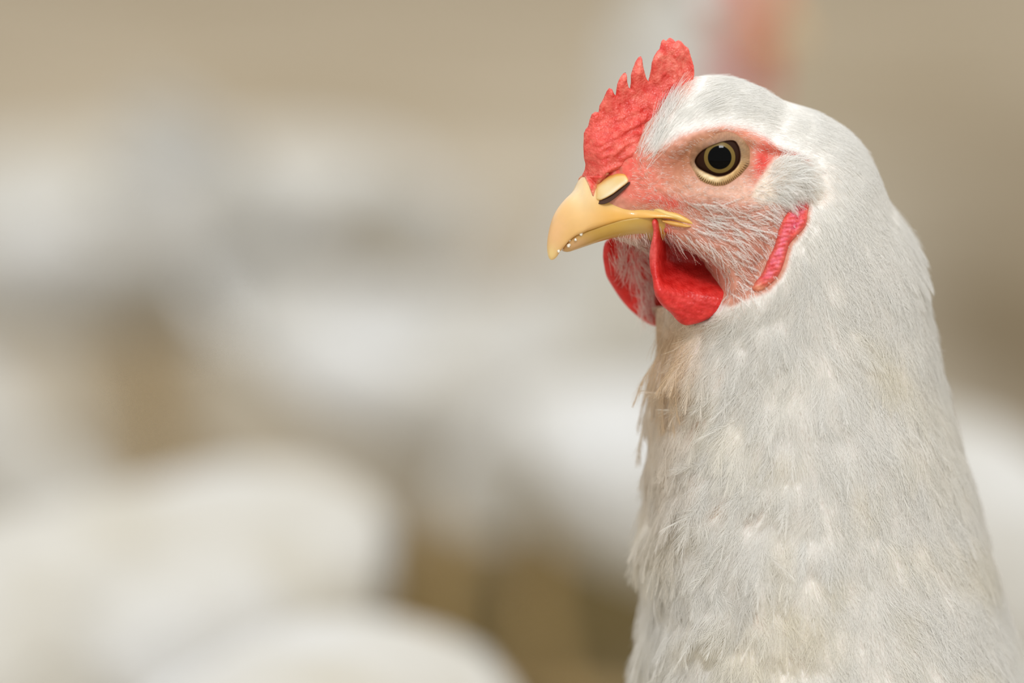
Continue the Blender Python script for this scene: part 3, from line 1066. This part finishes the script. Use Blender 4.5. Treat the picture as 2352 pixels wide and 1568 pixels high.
def curves_obj(name, pts, rad, nrm, mat, parent, kind='stuff'):
    """pts (n,k,3), rad (n,k)"""
    n, k = pts.shape[:2]
    hc = bpy.data.hair_curves.new(name)
    hc.add_curves([k] * n)
    P = (pts + OFF).astype(np.float32)
    hc.attributes['position'].data.foreach_set('vector', P.ravel())
    ra = hc.attributes.get('radius') or hc.attributes.new('radius', 'FLOAT', 'POINT')
    ra.data.foreach_set('value', rad.astype(np.float32).ravel())
    la = hc.attributes.new('lie', 'FLOAT_VECTOR', 'CURVE')
    la.data.foreach_set('vector', np.ascontiguousarray(nrm[:, :3]).astype(np.float32).ravel())
    uu_, vv_ = nrm[:, 3], nrm[:, 4]
    tint = np.ones((len(nrm), 3)) * rng.uniform(.965, 1.0, (len(nrm), 1))
    if name == 'plumage':
        yel = (.5 * gauss(uu_, vv_, 2035, 835, 75, 28, 52) + .5 * gauss(uu_, vv_, 1850, 1425, 60, 30, 20) + .45 * gauss(uu_, vv_, 1780, 1500, 90, 30, 0) + .4 * gauss(uu_, vv_, 1900, 1330, 40, 20, 0)
               + .35 * np.clip(vnoise(np.stack([uu_ / 90, vv_ / 70, 0 * uu_], -1), 77), 0, 1) * sstep(vv_, 700, 1100))
        tint = mixc(tint, (.985, .94, .82), np.clip(yel, 0, 1))
        tint = mixc(tint, (.86, .70, .52), np.clip(gauss(uu_, vv_, 1545, 810, 45, 75, 8) + .35 * gauss(uu_, vv_, 1530, 1000, 40, 160), 0, 1))  # brown throat: bare skin tone plus shade under the head, tinted into feathers
    ta = hc.attributes.new('tint', 'FLOAT_VECTOR', 'CURVE')
    ta.data.foreach_set('vector', tint.astype(np.float32).ravel())
    hc.materials.append(mat)
    o = bpy.data.objects.new(name, hc)
    COL.objects.link(o)
    o.parent = parent
    o['kind'] = kind
    return o


def strands(p, n, u, v, length, k=5, lift=0.15, droop=0.2, rad=0.00006, spread=0.15, wav=0.1, dirf=None):
    m = len(p)
    du, dv = (dirf or flow_at)(u, v)
    a = rng.normal(0, spread, m) + 0.35 * vnoise(np.stack([u / 40, v / 40, p[:, 1] * 0 + 1], -1), 31) * (spread / .15)
    du, dv = du * np.cos(a) - dv * np.sin(a), du * np.sin(a) + dv * np.cos(a)
    d = to3d(du, dv, n, p[:, 1] < 0)
    s = np.cross(n, d)
    L = length * rng.uniform(.6, 1.25, m)
    t = np.linspace(0, 1, k)[None, :, None]
    lf = (lift * rng.uniform(.4, 1.6, m))[:, None, None]
    bend = rng.normal(0, wav, m)[:, None, None]
    L = L[:, None, None]
    pts = p[:, None] + d[:, None] * L * t + n[:, None] * L * (lf * t - droop * t * t) + s[:, None] * L * bend * t * t
    r = rad * rng.uniform(.7, 1.3, m)[:, None] * np.linspace(1, .25, k)[None]
    return pts, r, np.column_stack([n, u, v])


def feathers(p, n, u, v, L, Wd, nb=26, lift=.16, droop=.2, spread=.2, rad=5.5e-5, fluff=.12, k=5, dirf=None):
    m = len(p)
    du, dv = (dirf or flow_at)(u, v)
    a = rng.normal(0, 1, m) * spread + 0.3 * vnoise(np.stack([u / 70, v / 70, 0 * u], -1), 41)
    du, dv = du * np.cos(a) - dv * np.sin(a), du * np.sin(a) + dv * np.cos(a)
    d = to3d(du, dv, n, None)
    b = np.cross(n, d)
    L = L * rng.uniform(.75, 1.2, m)
    Wd = Wd * rng.uniform(.8, 1.2, m)
    h0 = rng.uniform(0.0001, 0.0005, m)
    lf = lift * rng.uniform(.5, 1.5, m)
    side_bend = rng.normal(0, .12, m)

    def rach(s):      # s (m,q)
        s = s[..., None]
        return (p[:, None] + d[:, None] * L[:, None, None] * s + b[:, None] * (L * side_bend)[:, None, None] * s * s
                + n[:, None] * (h0[:, None, None] + L[:, None, None] * (lf[:, None, None] * s - droop * s * s)))
    pts, rads = [], []
    # shafts
    ks = k
    s = np.linspace(0, .8, ks)[None].repeat(m, 0)
    pts.append(rach(s))
    rads.append(np.linspace(1.4, .5, ks)[None].repeat(m, 0) * rad * 1.1)
    sj = np.linspace(.05, .97, nb)
    for sg in (1, -1):
        S = np.clip(sj[None] + rng.normal(0, .01, (m, nb)), .02, 1)
        base_ = rach(S)                                             # m,nb,3
        wprof = np.sin(np.pi * np.clip(S * .85 + .12, 0, 1)) ** .6
        bl = Wd[:, None] * wprof * rng.uniform(.75, 1.15, (m, nb)) * 1.35
        al = np.radians(46 - 34 * S + rng.normal(0, 5, (m, nb)) + fluff * 60 * rng.normal(0, 1, (m, nb)) * (1 - S) * .5)
        t = np.linspace(0, 1, k)[None, None, :, None]
        A = al[..., None, None]
        B_ = bl[..., None, None]
        dd, bb, n_ = d[:, None, None], b[:, None, None] * sg, n[:, None, None]
        lat = B_ * np.sin(A) * t * (1 - .3 * t)
        fwd = B_ * (np.cos(A) * t + .12 * t * t)
        up = -lat * lat / 0.018 + fluff * B_ * t * t * rng.normal(0, .5, (m, nb))[..., None, None] + rng.normal(0, .00006, (m, nb))[..., None, None]
        q = base_[:, :, None] + bb * lat + dd * fwd + n_ * up
        pts.append(q.reshape(-1, k, 3))
        rads.append((rad * rng.uniform(.7, 1.2, (m, nb))[..., None] * np.linspace(1, .3, k)[None, None]).reshape(-1, k))
    n = np.column_stack([n, u, v])
    nn_ = np.concatenate([n, np.repeat(n, nb, 0), np.repeat(n, nb, 0)])
    return np.concatenate(pts), np.concatenate(rads), nn_


QUAL = 1.0
P_, R_, N_ = [], [], []


def push(a):
    P_.append(a[0])
    R_.append(a[1])
    N_.append(a[2])


# crown: short dense plumage
dcrown = lambda u, v: sstep(sdist(u, v, CROWN), -7, 7 + 20 * sstep(u, 1820, 1700) * sstep(v, 380, 340) * sstep(u, 1500, 1540)) * (1 - sstep(sdist(u, v, NO_DOWN), -14, 2)) * np.clip(1 - HOLE(u, v), .04, 1)
headz = lambda u, v: dcrown(u, v) * sstep(v + .25 * (u - 1900), 640, 520)
p, n, u, v = roots(16 * QUAL, headz)
d_in = sdist(u, v, CROWN)
push(strands(p, n, u, v, 0.0018 + 0.0026 * sstep(d_in, 0, 80), lift=.08, droop=.06, rad=5e-5, spread=.11, wav=.1))
p, n, u, v = roots(5 * QUAL, lambda u, v: headz(u, v) * sstep(sdist(u, v, CROWN), 10, 50))
push(strands(p, n, u, v, .0062, lift=.07, droop=.07, rad=4.5e-5, spread=.08, wav=.06))
# forehead streaks that rise over the comb root
SPR = lambda u, v: gauss(u, v, 1497, 330, 12, 26, 25) + gauss(u, v, 1530, 262, 10, 22, 35)
p, n, u, v = roots(9 * QUAL, SPR)
push(strands(p, n, u, v, .0062, lift=.30, droop=.1, rad=6e-5, spread=.18, wav=.12))
# nape to neck: real feathers
neckz = lambda u, v: dcrown(u, v) * sstep(v + .25 * (u - 1900), 430, 640)
p, n, u, v = roots(.12 * QUAL, neckz)
push(feathers(p, n, u, v, .0110, .0028, nb=32, lift=.085, droop=.10, spread=.10, rad=4.2e-5, fluff=.06))
# loose down on the throat and breast, more ruffled
ruf = lambda u, v: neckz(u, v) * sstep(u - .12 * (v - 800), 1830, 1600)
p, n, u, v = roots(.05 * QUAL, ruf)
push(feathers(p, n, u, v, .0120, .0030, nb=26, lift=.24, droop=.24, spread=.42, rad=4.5e-5, fluff=.3))
# fine undercoat
p, n, u, v = roots(5.0 * QUAL, lambda u, v: dcrown(u, v) * sstep(v, 420, 620))
push(strands(p, n, u, v, .0065, lift=.26, droop=.16, rad=4.5e-5, spread=.2, wav=.2))
# short down tucked behind the wattles
p, n, u, v = roots(12 * QUAL, lambda u, v: np.clip(gauss(u, v, 1592, 752, 60, 24) + gauss(u, v, 1530, 745, 30, 34), 0, 1) * (v > 700))
push(strands(p, n, u, v, .0024, lift=.14, droop=.08, rad=5e-5, spread=.25, wav=.2))
# small pointed feathers of the cheek
ch = lambda u, v: (np.ones_like(u) * .88, .25 + np.clip((v - 470) / 200, 0, 1) * .75)
p, n, u, v = roots(.34 * QUAL, lambda u, v: sstep(sdist(u, v, CHEEK), -12, 8))
push(feathers(p, n, u, v, .0050, .0006, nb=9, lift=.22, droop=.17, spread=.2, rad=5e-5, dirf=ch))
# ear tuft
p, n, u, v = roots(13 * QUAL, lambda u, v: sstep(sdist(u, v, EARTUFT), -4, 8) * (.25 + .75 * sstep(u + .3 * (v - 400), 1750, 1820)))
cu = lambda u, v: (np.ones_like(u) * .93, .1 + (v - 400) * .008)
push(strands(p, n, u, v, .0042, lift=.30, droop=.22, rad=5e-5, spread=.34, wav=.25, dirf=cu))
p, n, u, v = roots(.5 * QUAL, lambda u, v: sstep(sdist(u, v, EARTUFT), -2, 10) * sstep(u, 1755, 1800))
push(feathers(p, n, u, v, .0050, .0010, nb=12, lift=.34, droop=.2, spread=.35, rad=4.5e-5, fluff=.25, dirf=cu))
pts, rad = np.concatenate(P_), np.concatenate(R_)
plumage = curves_obj('plumage', pts, rad, np.concatenate(N_), M_HAIR, root)
n_main = len(pts)

P_, R_, N_ = [], [], []
# cheek bristles sweep back and down
ch = lambda u, v: (np.ones_like(u) * .88, .25 + np.clip((v - 470) / 200, 0, 1) * .75)
p, n, u, v = roots(1.7 * QUAL, lambda u, v: sstep(sdist(u, v, CHEEK), -8, 12))
push(strands(p, n, u, v, .0034, lift=.22, droop=.2, rad=5.5e-5, spread=.16, wav=.15, dirf=ch))
# very short down round the eye and on the lore
p, n, u, v = roots(3.5 * QUAL, lambda u, v: (1 - sstep(sdist(u, v, CROWN), -20, 0)) * sstep(u, 1430, 1500) * (sdist(u, v, LID_OUT) < -3) * (1 - .8 * gauss(u, v, 1755, 370, 16, 35)) * (1 - .8 * gauss(u, v, 1558, 382, 40, 24, -20)) * (v < 520))
push(strands(p, n, u, v, .0011, lift=.25, droop=.2, rad=4e-5, spread=.3, dirf=ch))
# throat bristles
p, n, u, v = roots(5.0 * QUAL, lambda u, v: gauss(u, v, 1470, 565, 38, 26))
push(strands(p, n, u, v, .004, lift=.3, droop=.2, rad=5.5e-5, spread=.2, dirf=lambda u, v: (np.ones_like(u) * .35, np.ones_like(u))))
pts, rad = np.concatenate(P_), np.concatenate(R_)
bristles = curves_obj('face_bristles', pts, rad, np.concatenate(N_), M_BRISTLE, root)
print('STRANDS', n_main, len(pts))

# white bristles rooted on the inside of the far wattle
nw = 950
uu = rng.uniform(1395, 1500, nw)
vv = rng.uniform(545, 735, nw)
keep = (sdist(uu, vv, WAT_F) > 2) & ((uu - 1385) + rng.normal(0, 10, nw) > 22 + .42 * (vv - 560) + 14 * np.sin(vv * .05))
uu, vv = uu[keep], vv[keep]
y = wf_c(uu, vv) + wf_h(uu, vv, sdist(uu, vv, WAT_F))
p = solve(uu, vv, y)
n = np.zeros_like(p)
n[:, 1] = 1
a = strands(p, n, uu, vv, .0042, lift=.18, droop=.1, rad=4.5e-5, spread=.25, dirf=lambda u, v: (np.ones_like(u) * .4, np.ones_like(u)))
curves_obj('wattle_bristles', a[0], a[1], a[2], M_BRISTLE, w2)


# ------------------------------------------------------------------ limbs and tail, common to all hens
def tube(name, pts, radii, mat, parent, k=14):
    P = np.array(pts, float)
    m = len(P)
    T = np.gradient(P, axis=0)
    vs = []
    for i in range(m):
        t = T[i] / np.linalg.norm(T[i])
        a = np.cross(t, [0.0, 1.0, 0.05])
        a /= np.linalg.norm(a)
        b = np.cross(t, a)
        for j in range(k):
            w = 2 * math.pi * j / k
            vs.append(P[i] + radii[i] * (math.cos(w) * a + math.sin(w) * b))
    return vs, grid_faces(m, k)


def merge(parts):
    V_, F_ = [], []
    for v, f in parts:
        o = len(V_)
        V_ += [tuple(x) for x in v]
        F_ += [[i + o for i in q] for q in f]
    return V_, F_


def leg(parent, x, y, ztop):
    g = -ORIGIN_Z
    parts = [tube('', [(x + .012, y, ztop), (x + .004, y, ztop - .03), (x - .012, y, g + .075), (x - .004, y, g + .03), (x, y, g + .009)],
                  [.0115, .010, .0068, .006, .007], None, None)]
    for a, L in ((-28, .055), (0, .066), (30, .055), (180, .028)):
        c, s = math.cos(R(a)), math.sin(R(a))
        parts.append(tube('', [(x, y, g + .009), (x + c * L * .4, y + s * L * .4, g + .0085), (x + c * L * .8, y + s * L * .8, g + .0058), (x + c * L, y + s * L, g + .0022)],
                          [.0068, .0062, .0045, .0012], None, None, 10))
    V_, F_ = merge(parts)
    return hobj('leg', V_, F_, M_LEG, parent)


def tail(parent, x, z, mat, a0=52):
    out = []
    for i in range(7):
        a = R(a0 - i * 7)
        yy = (-1) ** i * (.004 + .0035 * i) * (1 if a0 > 50 else .5)
        L = (.105 if a0 > 50 else .055) - .004 * i
        d = np.array([-math.cos(a), 0, math.sin(a)])
        s = np.array([math.sin(a), 0, math.cos(a)])
        vs, fs = [], []
        n = 12
        for q in range(n + 1):
            t = q / n
            w = .019 * math.sin(math.pi * min(1, t * .8 + .16)) ** .7
            c = np.array([x, yy, z]) + d * L * t - s * .018 * t * t
            for e in (-1, -.5, 0, .5, 1):
                for sd in (1, -1):
                    vs.append(c + s * w * e + np.array([0, (1 - e * e) * .002 * sd + yy * .8 * t, 0]))
        for q in range(n):
            for e in range(4):
                for sd in (0, 1):
                    k0 = q * 10 + e * 2 + sd
                    f = [k0, k0 + 2, k0 + 12, k0 + 10]
                    fs.append(f if sd else f[::-1])
        tf = hobj('tail_feather', vs, fs, mat, parent)
        set_color(tf, np.ones((len(vs), 3)))
        out.append(tf)
    return out


def wing(parent, gridmesh_bvh, mat, sx=1.0, dz=0.0):
    """folded wing laid against the torso; outline in the bird's frame (x, z)"""
    O = catmull([(-.035, -.135), (-.02, -.165), (-.045, -.195), (-.10, -.205), (-.17, -.19), (-.235, -.155), (-.285, -.118), (-.25, -.118), (-.18, -.125), (-.10, -.122)], 6)
    O = O * np.array([sx, 1]) + np.array([0, dz])
    P = dens(O, .007)
    vv, F = cdt(P * 1000, 8.0)
    vv = vv / 1000
    d = np.maximum(sdist(vv[:, 0] * 1000, vv[:, 1] * 1000, P * 1000), 0) / 1000
    top, bot = [], []
    for (x, z), di in zip(vv, d):
        r = gridmesh_bvh.ray_cast(Vector((x, .3, z)), Vector((0, -1, 0)))
        y = r[0].y if r[0] is not None else max(0.0, gridmesh_bvh.find_nearest(Vector((x, .01, z)))[0].y)
        row = .0012 * math.sin((z * 1.0 + x * .25) * 420)
        top.append((x, y + .003 + .006 * min(1, di / .012) ** .6 + row, z))
        bot.append((x, y - .004, z))
    n = len(vv)
    fs = [list(f) for f in F] + [[i + n for i in f][::-1] for f in F]
    cnt = {(a, b) for f in F for a, b in zip(f, list(f[1:]) + [f[0]])}
    for (a, b) in cnt:
        if (b, a) not in cnt: fs.append([b, a, a + n, b + n])
    o = hobj('wing', top + bot, fs, mat, parent)
    set_color(o, np.ones((len(o.data.vertices), 3)))
    m = mirror_obj(o)
    return o, m


leg(root, -.105, .038, -.205)
leg(root, -.120, -.038, -.205)
tail(root, -.262, -.10, M_FLOCK)
wing(root, BODY_BVH, M_FLOCK)

# ---- feed crumbs stuck to the beak
mbvh = Multi(bvh_of(ub), bvh_of(lb))
BVH = mbvh
for (cu_, cv_, rr, lab) in ((1335, 538, .00042, 'white feed crumb stuck highest along the beak slit'), (1322, 550, .00038, 'white feed crumb stuck in the middle of the beak slit'),
                            (1307, 563, .00046, 'white feed crumb stuck low in the beak slit'), (1309, 552, .00026, 'tiny white feed crumb stuck on the upper rim of the slit'),
                            (1283, 576, .00036, 'white feed crumb stuck just behind the beak tip')):
    pp, nn = on_surface(cu_, cv_, rr * .4)
    w = pp @ AX + ORIGIN
    vs, fs = [], []
    ml, kl = 7, 10
    for i in range(ml):
        for j in range(kl):
            a, b = math.pi * (i + .02) / (ml - 1 + .04), 2 * math.pi * j / kl
            q = np.array([math.sin(a) * math.cos(b), math.sin(a) * math.sin(b), math.cos(a)]) * rr * (1 + .3 * random.uniform(-1, 1))
            vs.append(q)
    o = mesh_obj('feed_crumb', vs, grid_faces(ml, kl), M_CRUMB)
    o.location = w
    tag(o, lab, 'crumb', 'feed crumbs on the beak')
BVH = BODY_BVH

# ------------------------------------------------------------------ flock behind (low detail but whole birds)
HEAD_ROWS = S_MAIN[:7]


def pose_head(rows, pivot, new, ang):
    c, s = math.cos(R(ang)), math.sin(R(ang))
    def f(x, z):
        x, z = x - pivot[0], z - pivot[1]
        return new[0] + x * c + z * s, new[1] - x * s + z * c
    o = rows.copy()
    for i in range(len(o)):
        o[i, 0], o[i, 1] = f(o[i, 0], o[i, 1])
        o[i, 2], o[i, 3] = f(o[i, 2], o[i, 3])
    return o, f


TORSO = [(-.170, -.122, -.045, -.225, .074, 0), (-.205, -.122, -.095, -.228, .072, 0), (-.234, -.126, -.150, -.218, .062, 0), (-.254, -.135, -.195, -.205, .048, 0),
         (-.268, -.147, -.235, -.188, .030, 0), (-.275, -.160, -.262, -.174, .010, 0)]
POSE = {
    'alert': None,
    'peck': ((.046, .025), (.118, -.288), 50, [(.085, -.215, .064, -.278, .021, 0), (.050, -.180, .042, -.265, .031, 0), (.004, -.142, .025, -.252, .047, 0),
                                               (-.050, -.124, .012, -.240, .061, 0), (-.110, -.121, -.005, -.232, .070, 0)] + TORSO),
    'rest': ((.046, .025), (.058, -.042), 6, [(.004, -.010, .030, -.098, .023, 0), (-.022, -.036, .033, -.130, .034, 0), (-.058, -.078, .034, -.172, .052, 0),
                                              (-.100, -.106, .018, -.212, .066, 0), (-.135, -.118, -.010, -.222, .072, 0)] + TORSO),
}


def low_part(name, outline, cfun, hfun, step, mat, f, parent):
    P = np.array(outline)[:: 2] if len(outline) > 60 else np.array(outline)
    P = dens(P, step)
    vv, F = cdt(P, step)
    d = np.maximum(sdist(vv[:, 0], vv[:, 1], P), 0)
    d[d < .3] = 0
    h = hfun(vv[:, 0], vv[:, 1], d)
    mid = solve(vv[:, 0], vv[:, 1], cfun(vv[:, 0], vv[:, 1]) + 0 * h)
    a, b = mid.copy(), mid.copy()
    a[:, 1] += h
    b[:, 1] -= h
    verts = np.vstack([a, b])
    if f:
        x, z = f(verts[:, 0].copy(), verts[:, 2].copy())
        verts[:, 0], verts[:, 2] = x, z
    n = len(vv)
    faces = [list(q) for q in F] + [[i + n for i in q][::-1] for q in F]
    o = hobj(name, verts, faces, mat, parent)
    set_color(o, np.ones((2 * n, 3)))
    return o


def shift_obj(o, f):
    co = np.array([tuple(v.co) for v in o.data.vertices]) - OFF
    if f:
        x, z = f(co[:, 0].copy(), co[:, 2].copy())
        co[:, 0], co[:, 2] = x, z
    o.data.vertices.foreach_set('co', (co + OFF).ravel())
    o.data.update()


def copy_mesh_part(src, f, parent, name=None):
    o = bpy.data.objects.new(name or src.name.split('.')[0], src.data.copy())
    COL.objects.link(o)
    o.parent = parent
    shift_obj(o, f)
    return o


def make_hen(pose):
    r = empty('hen')
    spec = POSE[pose]
    if spec is None:
        S, f = S_MAIN.copy(), None
    else:
        hd, f = pose_head(HEAD_ROWS, *spec[:3])
        S = np.vstack([hd, np.array(spec[3])])
    g = body_grid(S, 110, 56, False)
    nn = grid_normals(g)
    g = g + nn * (vnoise(g * 45, 3) * .003 * sstep(np.arange(len(g))[:, None] / len(g), .3, .45))[..., None]
    gf = grid_faces(*g.shape[:2])
    b = hobj('body', g.reshape(-1, 3), gf, M_FLOCK, r)
    rws = np.linspace(0, len(S) - 1, len(g))[:, None] * np.ones((1, g.shape[1]))
    lowf = (1 - np.cos(np.linspace(0, 2 * math.pi, g.shape[1], endpoint=False)))[None] / 2
    fw = sstep(6.0 - rws, 0, 1.5) * sstep(lowf, .15, .4)
    set_color(b, mixc(np.ones(g.shape), (1.0, .32, .26), fw).reshape(-1, 3))
    bv = BVHTree.FromPolygons([tuple(q) for q in g.reshape(-1, 3)], gf)
    low_part('comb', COMB, comb_c, comb_h, 9, M_COMB, f, r)
    w = low_part('wattle', WAT_N[::3], wat_c, wat_h, 9, M_WATTLE, f, r)
    if pose == 'alert':          # an older bird with long wattles
        for q in w.data.vertices:
            q.co.x = .028 + (q.co.x - .028) * 1.35
            q.co.z = .385 + (q.co.z - .385) * 1.8
    mirror_obj(w)
    for s_, nm in ((ub, 'upper_beak'), (lb, 'lower_beak')):
        copy_mesh_part(s_, f, r, nm)
    for e_ in [c for c in root.children if c.name.startswith('eye') and not c.name.startswith('eyelid')]:
        copy_mesh_part(e_, f, r, 'eye')
    for l_ in [c for c in root.children if c.name.startswith('eyelid')]:
        copy_mesh_part(l_, f, r, 'eyelid')
    leg(r, -.105, .038, -.195)
    leg(r, -.120, -.038, -.195)
    tail(r, -.262 if pose != 'peck' else -.246, -.10 if pose != 'peck' else -.158, M_FLOCK, {'alert': 52, 'rest': 34, 'peck': -12}[pose])
    wing(r, bv, M_FLOCK, .84 if pose == 'peck' else 1.0, -.016 if pose == 'peck' else 0.0)
    return r


def copy_tree(o, parent=None):
    c = o.copy()
    COL.objects.link(c)
    c.parent = parent
    for ch_ in list(o.children): copy_tree(ch_, c)
    return c


PROTO = {}


def floor_at(u, depth):
    d = ray_cam(np.float64(u), np.float64(784))
    return CAM[0] + d[0] * depth


# (pose, photo px across, distance from the camera m, heading deg (0 = faces screen left, 90 = faces camera), size, label)
FLOCK = [
    ('peck', 570, 1.66, 82, 0.85, 'blurred white hen nearest behind, its rounded cream back rising from the bottom edge'),
    ('peck', -110, 1.93, 58, 0.89, 'blurred white hen whose long bright back slopes down to the lower corner'),
    ('peck', 2350, 2.2, 150, 0.9, 'blurred white hen standing directly behind the throat of the sharp hen'),
    ('alert', 1585, 2.55, 150, 0.88, 'blurred hen with red comb and orange beak above the sharp hen'),
    ('peck', -270, 2.62, 168, 0.95, 'blurred pale hen with lowered neck cut by the side edge, between two rows'),
    ('peck', -160, 2.98, 8, 1.0, 'blurred white hen with a grey gap of litter beneath it, beyond the sloping back'),
    ('peck', -700, 3.5, 190, 1.0, 'blurred bluish white hen at the edge near the top of the flock'),
]
for (pose, u, dep, hd, size, lab) in FLOCK:
    if pose not in PROTO:
        h = PROTO[pose] = make_hen(pose)
    else:
        h = copy_tree(PROTO[pose])
    y = dep
    h.location = (floor_at(u, dep / math.cos(PITCH)), y, 0)
    h.rotation_euler = (0, 0, math.pi + R(hd))
    h.scale = (size,) * 3
    tag(h, lab, 'hen', 'white hens out of focus behind')

# ------------------------------------------------------------------ setting
LIT_A, LIT_B = (0.47, 0.41, 0.31), (0.64, 0.59, 0.50)
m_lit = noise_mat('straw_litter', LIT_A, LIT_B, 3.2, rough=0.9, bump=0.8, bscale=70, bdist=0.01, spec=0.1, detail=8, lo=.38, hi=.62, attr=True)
nx, ny = 240, 330
X, Y = np.meshgrid(np.linspace(-4, 4, nx), np.linspace(-2, 9, ny))
Z = vnoise(np.stack([X * 5, Y * 5, 0 * X], -1), 2) * .004 + vnoise(np.stack([X * 14, Y * 14, 0 * X], -1), 7) * .003 - .007
idx = np.arange(nx * ny).reshape(ny, nx)
F = np.stack([idx[:-1, :-1], idx[:-1, 1:], idx[1:, 1:], idx[1:, :-1]], -1).reshape(-1, 4)
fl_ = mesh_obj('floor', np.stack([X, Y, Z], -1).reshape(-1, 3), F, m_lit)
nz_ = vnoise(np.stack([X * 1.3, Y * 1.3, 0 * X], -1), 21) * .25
dark_strip = sstep(X + nz_, .25, .75) * sstep(1.5 - X, 0, .3) * sstep(Y, 3.3, 3.9) * sstep(9 - Y, -1, 1)  # darker, browner strip of litter along one side
pc = np.ones(X.shape + (3,)) * (1 - dark_strip[..., None]) + np.array((.45, .38, .30)) * dark_strip[..., None]
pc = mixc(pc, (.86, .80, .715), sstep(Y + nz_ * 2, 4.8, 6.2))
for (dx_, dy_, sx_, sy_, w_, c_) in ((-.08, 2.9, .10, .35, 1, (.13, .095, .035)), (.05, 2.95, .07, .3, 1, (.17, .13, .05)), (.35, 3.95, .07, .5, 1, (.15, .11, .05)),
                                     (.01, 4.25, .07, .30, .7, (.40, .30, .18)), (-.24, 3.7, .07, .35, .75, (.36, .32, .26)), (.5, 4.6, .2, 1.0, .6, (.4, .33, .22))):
    pc = mixc(pc, c_, np.clip(w_ * np.exp(-.5 * (((X - dx_) / sx_) ** 2 + ((Y - dy_) / sy_) ** 2)) * (1 + nz_), 0, 1))  # shade in gaps under and between hens, painted into the litter colour
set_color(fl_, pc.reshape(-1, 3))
tag(fl_, 'beige straw and shavings litter floor', 'floor', kind='structure')

m_wall = noise_mat('limewashed_wall', (0.55, 0.50, 0.42), (0.66, 0.61, 0.53), 2.0, rough=0.9)


def box(name, lo, hi, mat, label):
    x0, y0, z0 = lo
    x1, y1, z1 = hi
    v = [(x0, y0, z0), (x1, y0, z0), (x1, y1, z0), (x0, y1, z0), (x0, y0, z1), (x1, y0, z1), (x1, y1, z1), (x0, y1, z1)]
    f = [(3, 2, 1, 0), (4, 5, 6, 7), (0, 1, 5, 4), (1, 2, 6, 5), (2, 3, 7, 6), (3, 0, 4, 7)]
    o = mesh_obj(name, v, f, mat, smooth=False)
    tag(o, label, 'wall', kind='structure')
    return o


box('wall_back', (-4.1, 9, -.02), (4.1, 9.12, 1.3), m_wall, 'low limewashed wall at the far end of the shed')
box('wall_left', (-4.12, -2, -.02), (-4, 9, 1.3), m_wall, 'low limewashed wall along one side of the shed')
box('wall_right', (4, -2, -.02), (4.12, 9, 1.3), m_wall, 'low limewashed wall along the other side of the shed')
